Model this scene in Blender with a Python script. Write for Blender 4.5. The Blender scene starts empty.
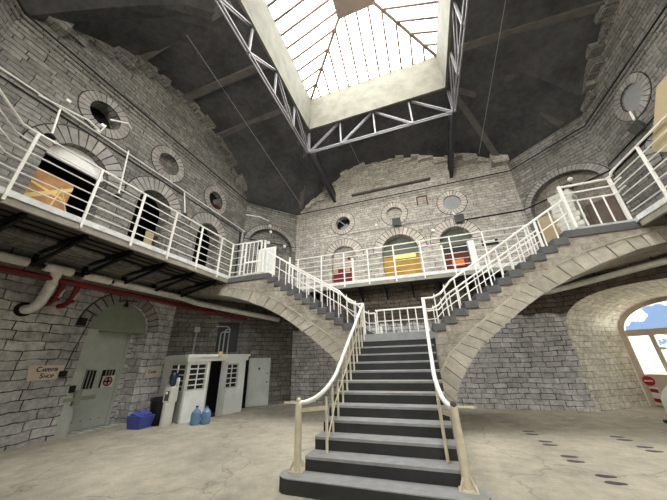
import bpy, bmesh, math, random
from mathutils import Vector, Matrix
from math import sin, cos, pi, radians, hypot, sqrt
random.seed(7)
scene = bpy.context.scene
COL = scene.collection

# ------------------------------------------------------------------ helpers
def s2l(c):
    return tuple(((x / 12.92) if x <= 0.04045 else ((x + 0.055) / 1.055) ** 2.4) for x in c)

class MB:
    """collects shapes in world coordinates and links them as one mesh object"""
    def __init__(s):
        s.v = []; s.f = []; s.uv = []
    def add(s, verts, faces, uvs=None):
        o = len(s.v)
        s.v += [tuple(p) for p in verts]
        s.uv += list(uvs) if uvs else [(p[0], p[1]) for p in verts]
        s.f += [tuple(i + o for i in f) for f in faces]
        return s
    def hexa(s, p):
        return s.add(p, [(0, 3, 2, 1), (4, 5, 6, 7), (0, 1, 5, 4), (1, 2, 6, 5), (2, 3, 7, 6), (3, 0, 4, 7)])
    def box(s, x0, x1, y0, y1, z0, z1, F=None):
        x0, x1 = sorted((x0, x1)); y0, y1 = sorted((y0, y1)); z0, z1 = sorted((z0, z1))
        p = [(x0, y0, z0), (x1, y0, z0), (x1, y1, z0), (x0, y1, z0), (x0, y0, z1), (x1, y0, z1), (x1, y1, z1), (x0, y1, z1)]
        if F: p = [F(*q) for q in p]
        return s.hexa(p)
    def bar(s, p, q, w, h, up=(0, 0, 1)):
        p = Vector(p); q = Vector(q); d = (q - p).normalized(); u = Vector(up)
        if abs(d.dot(u)) > .98: u = Vector((1, 0, 0)) if abs(d.x) < .9 else Vector((0, 1, 0))
        a = d.cross(u).normalized() * (w / 2); b = a.cross(d).normalized() * (h / 2)
        return s.hexa([p - a - b, p + a - b, q + a - b, q - a - b, p - a + b, p + a + b, q + a + b, q - a + b])
    def tube(s, pts, r, n=8):
        pts = [Vector(p) for p in pts]; V = []; Fc = []; N = len(pts); prev = None
        rs = r if isinstance(r, (list, tuple)) else [r] * N
        for i, p in enumerate(pts):
            d = (pts[min(i + 1, N - 1)] - pts[max(i - 1, 0)]).normalized()
            if prev is None:
                u = Vector((0, 0, 1)) if abs(d.z) < .9 else Vector((1, 0, 0))
                a = d.cross(u).normalized()
            else:
                a = (prev - d * prev.dot(d)).normalized()
            prev = a; b = d.cross(a)
            for k in range(n):
                t = 2 * pi * k / n
                V.append(p + (a * cos(t) + b * sin(t)) * rs[i])
        for i in range(N - 1):
            for k in range(n):
                Fc.append((i * n + k, i * n + (k + 1) % n, (i + 1) * n + (k + 1) % n, (i + 1) * n + k))
        Fc.append(tuple(range(n))[::-1]); Fc.append(tuple((N - 1) * n + k for k in range(n)))
        return s.add(V, Fc)
    def lathe(s, prof, c, n=20, axis=None):
        """prof: (radius, height) list, about the vertical (or an axis frame)"""
        V = []; Fc = []; N = len(prof)
        for (r, h) in prof:
            for k in range(n):
                t = 2 * pi * k / n
                q = (r * cos(t), r * sin(t), h)
                V.append(axis(*q) if axis else (c[0] + q[0], c[1] + q[1], c[2] + q[2]))
        for i in range(N - 1):
            for k in range(n):
                Fc.append((i * n + k, i * n + (k + 1) % n, (i + 1) * n + (k + 1) % n, (i + 1) * n + k))
        Fc.append(tuple(range(n))[::-1]); Fc.append(tuple((N - 1) * n + k for k in range(n)))
        return s.add(V, Fc)
    def ball(s, c, r, n=12, sz=1.0):
        return s.lathe([(max(1e-4, r * sin(pi * i / 8)), -r * cos(pi * i / 8) * sz) for i in range(9)], c, n)
    def plate(s, outer, holes, F, d0, d1):
        """flat outline with holes, F(u,v,d) -> world, from depth d0 to d1"""
        bm = bmesh.new(); loops = [outer] + list(holes); E = []
        for lp in loops:
            vs = [bm.verts.new((p[0], p[1], 0)) for p in lp]
            E += [bm.edges.new((vs[i], vs[(i + 1) % len(vs)])) for i in range(len(vs))]
        bmesh.ops.triangle_fill(bm, use_beauty=True, use_dissolve=False, edges=E, normal=(0, 0, 1))
        bm.verts.index_update()
        P = [(v.co.x, v.co.y) for v in bm.verts]; T = []
        for f in bm.faces:
            t = [v.index for v in f.verts]
            if f.normal.z < 0: t.reverse()
            T.append(t)
        bm.free()
        n = len(P)
        V = [F(u, v, d1) for u, v in P] + [F(u, v, d0) for u, v in P]
        Fc = [tuple(t) for t in T] + [tuple(i + n for i in reversed(t)) for t in T]
        o = 0
        for li, lp in enumerate(loops):
            m = len(lp)
            area = sum(lp[i][0] * lp[(i + 1) % m][1] - lp[(i + 1) % m][0] * lp[i][1] for i in range(m))
            ccw = area > 0
            for i in range(m):
                a, b = o + i, o + (i + 1) % m
                q = (a, a + n, b + n, b)
                if not (ccw if li == 0 else ccw): q = q[::-1]
                Fc.append(q)
            o += m
        return s.add(V, Fc)
    def build(s, name, mat, parent=None, smooth=False, bevel=0.0):
        org = parent.location if parent else None
        if org is None:
            xs = [p[0] for p in s.v]; ys = [p[1] for p in s.v]; zs = [p[2] for p in s.v]
            org = Vector(((min(xs) + max(xs)) / 2, (min(ys) + max(ys)) / 2, min(zs)))
        if parent is not None and parent.parent is not None and parent.type == 'MESH':
            org = parent.parent.location
        me = bpy.data.meshes.new(name)
        me.from_pydata([(p[0] - org[0], p[1] - org[1], p[2] - org[2]) for p in s.v], [], s.f)
        ul = me.uv_layers.new(name='UVMap')
        for lp in me.loops: ul.data[lp.index].uv = s.uv[lp.vertex_index]
        bm = bmesh.new(); bm.from_mesh(me); bmesh.ops.recalc_face_normals(bm, faces=bm.faces); bm.to_mesh(me); bm.free()
        if smooth:
            for p in me.polygons: p.use_smooth = True
            me.set_sharp_from_angle(angle=radians(38))
        me.materials.append(mat)
        o = bpy.data.objects.new(name, me); COL.objects.link(o)
        if parent is not None:
            o.parent = parent
            if parent.type == 'MESH' and parent.parent is None:
                pass
        else:
            o.location = org
        if bevel:
            md = o.modifiers.new('bevel', 'BEVEL'); md.width = bevel; md.segments = 2; md.limit_method = 'ANGLE'
        return o

def thing(name, label, cat, loc, group=None):
    o = bpy.data.objects.new(name, None); COL.objects.link(o)
    o.location = Vector(loc); o.empty_display_size = .2
    o['label'] = label; o['category'] = cat
    if group: o['group'] = group
    return o
def tag(o, label, cat, group=None, kind=None):
    o['label'] = label; o['category'] = cat
    if group: o['group'] = group
    if kind: o['kind'] = kind
    return o
def struct(o):
    o['kind'] = 'structure'; return o
def dup(root, loc, label=None, group=None):
    r = root.copy(); COL.objects.link(r); r.location = Vector(loc)
    if label: r['label'] = label
    if group: r['group'] = group
    for ch in list(root.children):
        c = ch.copy(); COL.objects.link(c); c.parent = r
        for g in list(ch.children):
            d = g.copy(); COL.objects.link(d); d.parent = c
    return r

def wall_frame(p0, p1):
    p0 = Vector((p0[0], p0[1], 0)); p1 = Vector((p1[0], p1[1], 0))
    e = (p1 - p0).normalized(); n = Vector((e.y, -e.x, 0))   # normal into the room
    def F(u, v, d):
        q = p0 + e * u + n * d
        return (q.x, q.y, v)
    F.L = (p1 - p0).length; F.e = e; F.n = n; F.p0 = p0
    return F
def XZ(y0):      # frame on a plane of constant depth: u = X, v = Z, d towards the camera
    return lambda u, v, d: (u, y0 - d, v)
def arch(c, half, z0, spring, rise=None, n=14):
    rise = half if rise is None else rise
    return [(c - half, z0), (c + half, z0)] + [(c + half * cos(pi * i / n), spring + rise * sin(pi * i / n)) for i in range(n + 1)]
def circ(c, z, r, n=24):
    return [(c + r * cos(2 * pi * i / n), z + r * sin(2 * pi * i / n)) for i in range(n)]
def ring(mb, F, c, z, rx0, rz0, rx1, rz1, a0, a1, n, d0, d1, gap=.16):
    """wedge stones around an arch"""
    for i in range(n):
        t0 = a0 + (a1 - a0) * (i + gap / 2) / n; t1 = a0 + (a1 - a0) * (i + 1 - gap / 2) / n
        j = random.uniform(-.006, .006)
        V = []
        for d in (d0, d1 + j):
            for (rx, rz, t) in ((rx0, rz0, t0), (rx1, rz1, t0), (rx1, rz1, t1), (rx0, rz0, t1)):
                V.append(F(c + rx * cos(t), z + rz * sin(t), d))
        mb.hexa(V)
    return mb

# ------------------------------------------------------------------ materials
MATS = {}
class NT:
    def __init__(s, name):
        s.m = bpy.data.materials.new(name); s.m.use_nodes = True
        s.t = s.m.node_tree; s.t.nodes.clear()
        s.out = s.n('ShaderNodeOutputMaterial')
    def n(s, typ, **kw):
        x = s.t.nodes.new(typ)
        for k, v in kw.items():
            if k.startswith('i_'):
                x.inputs[k[2:].replace('_', ' ')].default_value = v
            else: setattr(x, k, v)
        return x
    def l(s, a, b): s.t.links.new(a, b)
    def math(s, op, a, b=None, c=None):
        x = s.n('ShaderNodeMath', operation=op)
        for i, q in enumerate((a, b, c)):
            if q is None: continue
            if isinstance(q, (int, float)): x.inputs[i].default_value = q
            else: s.l(q, x.inputs[i])
        return x.outputs[0]
    def mix(s, fac, a, b, mode='MIX'):
        x = s.n('ShaderNodeMix', data_type='RGBA', blend_type=mode)
        for i, q in ((0, fac), (6, a), (7, b)):
            if isinstance(q, (int, float)): x.inputs[i].default_value = q
            elif isinstance(q, tuple): x.inputs[i].default_value = (*q[:3], 1)
            else: s.l(q, x.inputs[i])
        return x.outputs[2]
    def noise(s, vec, scale, detail=4, rough=.55):
        x = s.n('ShaderNodeTexNoise'); x.inputs['Scale'].default_value = scale
        x.inputs['Detail'].default_value = detail; x.inputs['Roughness'].default_value = rough
        if vec is not None: s.l(vec, x.inputs['Vector'])
        return x.outputs['Fac']
    def ramp(s, fac, stops):
        x = s.n('ShaderNodeValToRGB'); cr = x.color_ramp
        while len(cr.elements) > 1: cr.elements.remove(cr.elements[-1])
        for i, (p, c) in enumerate(stops):
            e = cr.elements[0] if i == 0 else cr.elements.new(p)
            e.position = p; e.color = (c, c, c, 1) if isinstance(c, (int, float)) else (*c, 1)
        s.l(fac, x.inputs[0]); return x.outputs[0]
    def bsdf(s, color, rough=.7, metal=0.0, normal=None, spec=.5):
        b = s.n('ShaderNodeBsdfPrincipled')
        for k, q in (('Base Color', color), ('Roughness', rough), ('Metallic', metal)):
            if isinstance(q, (int, float)): b.inputs[k].default_value = q
            elif isinstance(q, tuple): b.inputs[k].default_value = (*q[:3], 1)
            else: s.l(q, b.inputs[k])
        b.inputs['Specular IOR Level'].default_value = spec
        if normal is not None: s.l(normal, b.inputs['Normal'])
        s.l(b.outputs[0], s.out.inputs[0]); return b
    def bump(s, h, strength=.4, dist=.02):
        x = s.n('ShaderNodeBump'); x.inputs['Strength'].default_value = strength; x.inputs['Distance'].default_value = dist
        s.l(h, x.inputs['Height']); return x.outputs[0]

def plain(name, rgb, rough=.6, metal=0.0, var=.12, scale=6.0, spec=.4, bump=0.0):
    """flat colour with slight procedural wear"""
    k = NT(name); c = s2l(rgb)
    geo = k.n('ShaderNodeNewGeometry')
    nz = k.noise(geo.outputs['Position'], scale, 5, .6)
    f = k.ramp(nz, [(.3, 1 - var), (.7, 1 + var * .4)])
    col = k.mix(1.0, c, f, 'MULTIPLY')
    nrm = k.bump(k.noise(geo.outputs['Position'], scale * 6, 3), bump, .01) if bump else None
    k.bsdf(col, rough, metal, nrm, spec)
    return k.m

def masonry(name, ca, cb, mortar, bw=.62, rh=.19, ms=.012, dirt=.35, uv=False, bump=.55, seedoff=0.0, dist=.045, dark_above=None):
    k = NT(name)
    geo = k.n('ShaderNodeNewGeometry')
    if uv:
        tc = k.n('ShaderNodeUVMap'); vec0 = tc.outputs[0]
    else:
        P = k.n('ShaderNodeSeparateXYZ'); k.l(geo.outputs['Position'], P.inputs[0])
        N = k.n('ShaderNodeSeparateXYZ'); k.l(geo.outputs['True Normal'], N.inputs[0])
        u = k.math('SUBTRACT', k.math('MULTIPLY', P.outputs[1], N.outputs[0]), k.math('MULTIPLY', P.outputs[0], N.outputs[1]))
        flat = k.math('GREATER_THAN', k.math('ABSOLUTE', N.outputs[2]), .75)
        inv = k.math('SUBTRACT', 1.0, flat)
        uu = k.math('ADD', k.math('MULTIPLY', u, inv), k.math('MULTIPLY', P.outputs[0], flat))
        vv = k.math('ADD', k.math('MULTIPLY', P.outputs[2], inv), k.math('MULTIPLY', P.outputs[1], flat))
        cx = k.n('ShaderNodeCombineXYZ'); k.l(k.math('ADD', uu, 37.0 + seedoff), cx.inputs[0]); k.l(k.math('ADD', vv, 20.0), cx.inputs[1])
        vec0 = cx.outputs[0]
    # wobble so the courses are hand laid
    nw = k.n('ShaderNodeTexNoise'); nw.inputs['Scale'].default_value = 1.7; nw.inputs['Detail'].default_value = 3
    k.l(vec0, nw.inputs['Vector'])
    off = k.n('ShaderNodeVectorMath', operation='SUBTRACT'); k.l(nw.outputs['Color'], off.inputs[0]); off.inputs[1].default_value = (.5, .5, .5)
    sc = k.n('ShaderNodeVectorMath', operation='SCALE'); k.l(off.outputs[0], sc.inputs[0]); sc.inputs['Scale'].default_value = dist * 2
    nw2 = k.n('ShaderNodeTexNoise'); nw2.inputs['Scale'].default_value = 9; nw2.inputs['Detail'].default_value = 4; k.l(vec0, nw2.inputs['Vector'])
    of2 = k.n('ShaderNodeVectorMath', operation='SUBTRACT'); k.l(nw2.outputs['Color'], of2.inputs[0]); of2.inputs[1].default_value = (.5, .5, .5)
    sc2 = k.n('ShaderNodeVectorMath', operation='SCALE'); k.l(of2.outputs[0], sc2.inputs[0]); sc2.inputs['Scale'].default_value = dist * .55
    ad0 = k.n('ShaderNodeVectorMath', operation='ADD'); k.l(sc.outputs[0], ad0.inputs[0]); k.l(sc2.outputs[0], ad0.inputs[1])
    ad = k.n('ShaderNodeVectorMath', operation='ADD'); k.l(vec0, ad.inputs[0]); k.l(ad0.outputs[0], ad.inputs[1])
    br = k.n('ShaderNodeTexBrick', offset=.5, offset_frequency=2, squash=.75, squash_frequency=3)
    k.l(ad.outputs[0], br.inputs['Vector'])
    br.inputs['Scale'].default_value = 1.0; br.inputs['Brick Width'].default_value = bw; br.inputs['Row Height'].default_value = rh
    br.inputs['Mortar Size'].default_value = ms; br.inputs['Mortar Smooth'].default_value = .35; br.inputs['Bias'].default_value = 0.0
    br.inputs['Color1'].default_value = (*s2l(ca), 1); br.inputs['Color2'].default_value = (*s2l(cb), 1); br.inputs['Mortar'].default_value = (*s2l(tuple((a + b_) / 2 for a, b_ in zip(ca, cb))), 1)
    pos = geo.outputs['Position']
    big = k.ramp(k.noise(pos, .55, 5, .6), [(.3, 1 - dirt), (.68, 1.05)])
    fine = k.ramp(k.noise(pos, 9, 6, .65), [(.25, .72), (.75, 1.12)])
    jm = k.math('MULTIPLY', br.outputs['Fac'], k.ramp(k.noise(pos, 2.6, 4, .6), [(.3, .25), (.6, 1.0)]))
    bc = k.mix(jm, br.outputs['Color'], s2l(mortar))
    rough_ = k.ramp(k.noise(pos, 4.5, 6, .7), [(.32, .66), (.62, 1.08)])
    bc = k.mix(.75, bc, k.mix(1.0, bc, rough_, 'MULTIPLY'))
    col = k.mix(1.0, k.mix(1.0, bc, big, 'MULTIPLY'), fine, 'MULTIPLY')
    if dark_above:      # darker brown above a ragged line
        Pz = k.n('ShaderNodeSeparateXYZ'); k.l(pos, Pz.inputs[0])
        ln = k.math('ADD', Pz.outputs[2], k.math('MULTIPLY', k.noise(pos, 2.2, 4, .6), .5))
        col = k.mix(k.ramp(k.math('SUBTRACT', ln, dark_above), [(.22, 0.0), (.30, 1.0)]), col, k.mix(1.0, col, (.24, .20, .16), 'MULTIPLY'))
    pit = k.ramp(k.noise(pos, 3.3, 2, .4), [(.66, 1.0), (.74, .55)])
    col = k.mix(.6, col, k.mix(1.0, col, pit, 'MULTIPLY'))
    h = k.math('ADD', k.math('MULTIPLY', br.outputs['Fac'], -1.0), k.math('MULTIPLY', k.noise(pos, 14, 5, .65), .9))
    k.bsdf(col, .88, 0, k.bump(h, bump, .03), .2)
    return k.m

def blocks(name, rgb, var=.16, rough=.9, bump=.4):
    """dressed stone, every block its own shade"""
    k = NT(name); geo = k.n('ShaderNodeNewGeometry'); c = s2l(rgb)
    r = k.ramp(geo.outputs['Random Per Island'], [(0, 1 - var), (1, 1 + var * .6)])
    nz = k.ramp(k.noise(geo.outputs['Position'], 5, 6, .65), [(.28, .7), (.7, 1.1)])
    col = k.mix(1.0, k.mix(1.0, c, r, 'MULTIPLY'), nz, 'MULTIPLY')
    k.bsdf(col, rough, 0, k.bump(k.noise(geo.outputs['Position'], 16, 5, .65), bump, .02), .2)
    return k.m

M = {}
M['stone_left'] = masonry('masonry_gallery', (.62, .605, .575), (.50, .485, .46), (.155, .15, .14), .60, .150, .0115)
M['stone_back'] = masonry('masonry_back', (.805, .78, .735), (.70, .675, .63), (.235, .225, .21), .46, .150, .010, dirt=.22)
M['stone_low'] = masonry('masonry_whitewashed', (.92, .91, .895), (.80, .79, .78), (.26, .255, .25), .40, .148, .012, dirt=.34, dark_above=2.72, bump=.9, dist=.06)
M['stone_warm'] = masonry('masonry_warm', (.74, .71, .65), (.66, .63, .57), (.42, .40, .36), .8, .26, .006, dirt=.25)
M['stone_shaded'] = masonry('masonry_shaded', (.56, .54, .51), (.45, .435, .41), (.15, .145, .14), .5, .165, .012, dirt=.45)  # corner stone darkened: the shade under the gallery is put into its colour
M['stone_lowleft'] = masonry('masonry_rough', (.90, .89, .87), (.77, .76, .745), (.27, .265, .26), .66, .205, .013, dirt=.38, bump=.8, dist=.07)
M['stone_rubble'] = masonry('masonry_infill', (.62, .585, .53), (.54, .51, .46), (.33, .31, .28), .6, .2, .009, dirt=.25)
M['vault'] = masonry('masonry_passage', (.92, .90, .84), (.84, .82, .76), (.50, .475, .43), .5, .17, .008, dirt=.15, uv=True, bump=.6)
M['blocks'] = blocks('dressed_stone', (.72, .695, .635))
M['blocks_grey'] = blocks('voussoir_stone', (.63, .61, .585), .2)
M['blocks_back'] = blocks('voussoir_stone_pale', (.78, .745, .70), .16)

def mat_floor():
    k = NT('concrete_floor'); geo = k.n('ShaderNodeNewGeometry'); pos = geo.outputs['Position']
    a = k.ramp(k.noise(pos, .45, 6, .65), [(.3, (.29, .26, .205)), (.5, (.45, .41, .32)), (.7, (.58, .53, .41))])
    b = k.ramp(k.noise(pos, 3.2, 6, .7), [(.3, .72), (.72, 1.12)])
    c = k.ramp(k.noise(pos, 26, 4, .6), [(.3, .88), (.7, 1.06)])
    col = k.mix(1.0, k.mix(1.0, a, b, 'MULTIPLY'), c, 'MULTIPLY')
    # hairline cracks
    nv = k.n('ShaderNodeTexNoise'); nv.inputs['Scale'].default_value = 1.1; nv.inputs['Detail'].default_value = 5; k.l(pos, nv.inputs['Vector'])
    sc = k.n('ShaderNodeVectorMath', operation='SCALE'); k.l(nv.outputs['Color'], sc.inputs[0]); sc.inputs['Scale'].default_value = 1.6
    ad = k.n('ShaderNodeVectorMath', operation='ADD'); k.l(pos, ad.inputs[0]); k.l(sc.outputs[0], ad.inputs[1])
    vo = k.n('ShaderNodeTexVoronoi', feature='DISTANCE_TO_EDGE'); vo.inputs['Scale'].default_value = .42; k.l(ad.outputs[0], vo.inputs['Vector'])
    cr = k.ramp(vo.outputs['Distance'], [(0, .62), (.005, .85), (.01, 1.0)])
    col = k.mix(1.0, col, cr, 'MULTIPLY')
    k.bsdf(col, k.ramp(k.noise(pos, 2.0, 4), [(.3, .5), (.7, .8)]), 0, k.bump(k.noise(pos, 18, 4), .15, .01), .35)
    return k.m
M['floor'] = mat_floor()
def mat_ceiling():
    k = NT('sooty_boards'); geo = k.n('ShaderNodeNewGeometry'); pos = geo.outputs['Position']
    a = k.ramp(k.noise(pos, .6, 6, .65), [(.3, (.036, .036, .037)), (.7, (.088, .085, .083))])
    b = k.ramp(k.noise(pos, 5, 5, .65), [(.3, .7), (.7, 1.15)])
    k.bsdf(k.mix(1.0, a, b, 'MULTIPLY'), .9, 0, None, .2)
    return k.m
M['ceiling'] = mat_ceiling()
M['soffit'] = plain('soffit_boards', (.36, .33, .29), .85, var=.4, scale=3)
M['beam'] = plain('old_timber', (.36, .345, .33), .85, var=.3, scale=3)
M['iron'] = plain('black_iron', (.10, .10, .105), .6, .3, var=.3)
M['truss'] = plain('truss_steel', (.46, .455, .46), .6, .1, var=.2)
M['truss_dark'] = plain('truss_steel_dark', (.20, .20, .21), .7, .1, var=.3)
M['curb'] = plain('skylight_plaster', (.385, .375, .33), .85, var=.3, scale=2.2)
M['bars'] = plain('glazing_bars', (.45, .38, .34), .6, var=.15)
M['white_paint'] = plain('white_enamel', (.93, .92, .89), .38, var=.12, scale=9)
M['cream_paint'] = plain('cream_enamel', (.83, .79, .69), .4, var=.15, scale=9)
M['deck'] = plain('painted_deck', (.74, .745, .73), .6, var=.22, scale=5)
M['edge'] = plain('white_deck_edge', (.86, .86, .85), .6, var=.25, scale=7)
M['fascia'] = plain('beige_fascia', (.60, .58, .53), .7, var=.25, scale=5)
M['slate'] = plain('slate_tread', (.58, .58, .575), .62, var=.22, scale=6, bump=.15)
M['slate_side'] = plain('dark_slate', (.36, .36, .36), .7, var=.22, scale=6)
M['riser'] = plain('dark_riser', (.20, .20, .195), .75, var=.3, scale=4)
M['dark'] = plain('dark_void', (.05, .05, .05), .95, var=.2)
M['green'] = plain('pale_green_paint', (.72, .74, .705), .55, var=.14, scale=3)
M['green_dark'] = plain('olive_green_paint', (.54, .57, .50), .6, var=.15, scale=3)
M['door_grey'] = plain('grey_green_steel', (.72, .74, .71), .55, var=.15, scale=3)
M['booth'] = plain('booth_paint', (.86, .87, .85), .6, var=.12, scale=4)
M['booth_trim'] = plain('booth_trim_paint', (.72, .73, .69), .6, var=.12, scale=4)
M['olive'] = plain('olive_panel', (.36, .37, .31), .6, var=.2)
M['grey_panel'] = plain('grey_board', (.56, .57, .565), .65, var=.12)
M['plywood'] = plain('plywood', (.72, .52, .33), .7, var=.3, scale=4)
M['tan'] = plain('tan_board', (.68, .61, .48), .75, var=.12)
M['yellow_wood'] = plain('yellow_batten', (.86, .75, .48), .6, var=.12)
M['mustard'] = plain('mustard_sheet', (.66, .52, .14), .7, var=.3, scale=2)
M['bright_yellow'] = plain('bright_yellow_strip', (.96, .91, .50), .5, var=.05)
M['dark_red'] = plain('dark_red_cloth', (.42, .08, .10), .7, var=.3)
M['orange'] = plain('orange_box', (.88, .48, .10), .6, var=.15)
M['rust'] = plain('rust_red', (.36, .12, .06), .7, var=.4, scale=8)
M['red_pipe'] = plain('red_pipe_paint', (.46, .07, .09), .45, var=.25)
M['insul'] = plain('pipe_insulation', (.92, .91, .88), .55, var=.22, scale=7)
M['galv'] = plain('galvanised_conduit', (.62, .62, .61), .45, .4, var=.15)
M['lamp_grey'] = plain('lamp_grey', (.30, .30, .29), .5, .2, var=.15)
M['lamp_white'] = plain('lamp_white', (.95, .95, .93), .3, var=.03)
M['sign'] = plain('sign_board', (.84, .78, .71), .7, var=.1)
M['black'] = plain('black_paint', (.06, .06, .06), .5, var=.2)
M['bin'] = plain('black_plastic', (.07, .07, .08), .4, var=.2)
M['blue_box'] = plain('blue_plastic', (.27, .32, .62), .4, var=.1)
M['white_plastic'] = plain('white_plastic', (.80, .80, .76), .4, var=.06)
M['red_sign'] = plain('red_sign', (.68, .08, .11), .4, var=.06)
M['white_sign'] = plain('white_sign', (.88, .88, .86), .4, var=.05)
M['sheet'] = plain('white_sheet', (.96, .96, .95), .75, var=.08, bump=.2)
M['decal'] = plain('floor_decal', (.30, .26, .29), .6, var=.2)
M['brown_wall'] = plain('brown_plaster', (.42, .36, .32), .85, var=.25, scale=2)
M['pane_white'] = plain('milky_panel', (.92, .90, .84), .4, var=.04)
def mat_glass(name, tint=(.95, .96, .97), gloss=.08):
    k = NT(name)
    t = k.n('ShaderNodeBsdfTransparent'); t.inputs[0].default_value = (*tint, 1)
    g = k.n('ShaderNodeBsdfGlossy'); g.inputs['Roughness'].default_value = .05
    mx = k.n('ShaderNodeMixShader'); mx.inputs[0].default_value = gloss
    k.l(t.outputs[0], mx.inputs[1]); k.l(g.outputs[0], mx.inputs[2]); k.l(mx.outputs[0], k.out.inputs[0])
    return k.m
M['glass'] = mat_glass('clear_glass')
M['bottle'] = plain('blue_water_bottle', (.38, .50, .62), .12, var=.08)
M['bottle_dark'] = plain('dark_blue_bottle', (.12, .17, .24), .12, var=.08)

# ------------------------------------------------------------------ key dimensions (metres, from the calibrated view)
XL, XR, YB = -8.59, 7.41, 12.74          # upper masonry planes
YN0, YN1 = 1.0, 10.4
ZC = 9.9                                  # string course under the roof
ZD = 4.38                                 # gallery deck
XC, YC = -.75, 5.7                        # middle of the room
YLB = 10.4                                # lower back wall
FL = wall_frame((XL, YN0), (XL, YN1))
FB = wall_frame((-6.59, YB), (5.22, YB))
FR = wall_frame((XR, 10.6), (XR, .9))
FCL = wall_frame((XL, YN1), (-6.59, YB))
FCR = wall_frame((5.22, YB), (XR, 10.6))
FNR = wall_frame((XR, .9), (5.2, -1.35))
FN = wall_frame((5.2, -1.35), (-6.59, -1.35))
FNL = wall_frame((-6.59, -1.35), (XL, YN0))
BACKP = [(-6.6, 10.0), (-6.39, 10.04), (-5.02, 11.13), (-3.64, 12.2), (-2.3, 12.6), (-.45, 12.6), (1.23, 12.2), (2.15, 11.8), (3.64, 11.4), (4.6, 10.9), (5.23, 10.6)]
def prof(F, s, peak):
    if F is FCR: return 10.6
    if F is FR: return max(10.6 if s < F.L / 2 else 10.0, ZC + .1 + peak * sin(pi * min(1, max(0, s / F.L))) ** .8)
    if F is FB:
        x = s - 6.59
        for (a, b_), (c, d) in zip(BACKP[:-1], BACKP[1:]):
            if x <= c: return b_ + (d - b_) * max(0, (x - a) / (c - a))
        return 10.6
    t = min(1, max(0, s / F.L))
    return ZC + .1 + peak * sin(pi * t) ** .8
PEAK = {id(FL): 2.45, id(FB): 2.8, id(FR): 2.45, id(FN): 2.8, id(FCL): .12, id(FCR): .12, id(FNR): .12, id(FNL): .12}
def outline(F, z0):
    n = 24; pk = PEAK[id(F)]
    return [(0, z0), (F.L, z0)] + [(F.L * (1 - i / n), prof(F, F.L * (1 - i / n), pk) + .25) for i in range(n + 1)]

# ------------------------------------------------------------------ floor, ceiling, walls
b = MB().box(-14, 14, -5, 17, -.25, 0); struct(b.build('floor', M['floor']))

TRX0, TRX1, TRY0, TRY1 = -4.12, 2.52, 2.35, 9.0
ZCT = 12.52
b = MB()
ringpts = []
for F in (FL, FCL, FB, FCR, FR, FNR, FN, FNL):
    n = 16 if F.L > 6 else 4
    for i in range(n):
        s_ = F.L * i / n; q = F(s_, prof(F, s_, PEAK[id(F)]), -.05)
        ringpts.append(Vector(q))
def inner_pt(q):
    d = Vector((q.x - XC, q.y - YC)); hx = (TRX1 - TRX0) / 2; hy = (TRY1 - TRY0) / 2
    cx_, cy_ = (TRX0 + TRX1) / 2, (TRY0 + TRY1) / 2
    d = Vector((q.x - cx_, q.y - cy_)); k = min(hx / max(1e-6, abs(d.x)), hy / max(1e-6, abs(d.y)))
    return Vector((cx_ + d.x * k, cy_ + d.y * k, ZCT))
N = len(ringpts); V = []; Fc = []; K = 6
for q in ringpts:
    p = inner_pt(q)
    for j in range(K + 1):
        t = j / K
        z = q.z + (p.z - q.z) * (1 - (1 - t) ** 1.6)
        V.append((q.x + (p.x - q.x) * t, q.y + (p.y - q.y) * t, z))
for i in range(N):
    i2 = (i + 1) % N
    for j in range(K):
        Fc.append((i * (K + 1) + j, i2 * (K + 1) + j, i2 * (K + 1) + j + 1, i * (K + 1) + j + 1))
b.add(V, Fc)
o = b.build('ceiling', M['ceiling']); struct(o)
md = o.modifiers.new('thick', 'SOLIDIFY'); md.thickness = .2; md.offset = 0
def ceil_z(x, y):
    best = min(ringpts, key=lambda q: abs(math.atan2(q.y - YC, q.x - XC) - math.atan2(y - YC, x - XC)))
    p = inner_pt(best); L = hypot(best.x - p.x, best.y - p.y)
    t = max(0, min(1, hypot(best.x - x, best.y - y) / L))
    return best.z + (p.z - best.z) * (1 - (1 - t) ** 1.6)

LW_DOORS = [(3.22, .72, 6.70), (5.50, .60, 6.82), (8.10, .62, 6.78)]
LW_OC = [(3.28, 8.88), (5.56, 8.80), (8.13, 8.72)]
BW_DOORS = [(-3.64, .70, 6.66), (-.62, .92, 6.60), (2.08, .74, 6.72)]
BW_OC = [(-3.60, 8.80), (-.65, 8.80), (2.29, 8.83)]
RW_DOORS = [(8.2, .66, 6.75), (5.5, .66, 6.75), (3.0, .72, 6.7)]
RW_OC = [(8.62, 9.08), (5.6, 9.0), (3.1, 9.0)]
ROC = .43
# left wall, both storeys
holes = [arch(y - YN0, h, ZD, sp) for y, h, sp in LW_DOORS] + [circ(y - YN0, z, ROC) for y, z in LW_OC]
NICHE = (5.53, .83, 2.52)
lo = outline(FL, 4.2)
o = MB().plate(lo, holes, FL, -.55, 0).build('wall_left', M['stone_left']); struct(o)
struct(MB().plate([(0, 0), (FL.L, 0), (FL.L, 4.2), (0, 4.2)], [arch(NICHE[0] - YN0, NICHE[1], 0.0001, NICHE[2], .8)], FL, -.55, 0).build('wall_left_lower', M['stone_lowleft']))
holes = [arch(x + 6.59, h, ZD + .001, sp) for x, h, sp in BW_DOORS] + [circ(x + 6.59, z, ROC) for x, z in BW_OC]
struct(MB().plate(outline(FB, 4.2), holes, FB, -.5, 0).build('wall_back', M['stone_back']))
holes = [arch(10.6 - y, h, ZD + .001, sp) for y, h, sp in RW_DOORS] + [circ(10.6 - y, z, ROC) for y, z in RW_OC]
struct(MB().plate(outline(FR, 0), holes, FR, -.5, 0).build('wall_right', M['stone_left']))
CAR = (FCR.L / 2, 1.28, 7.45, 1.1)
CAL = (FCL.L / 2, 1.28, 7.45, 1.15)
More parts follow.
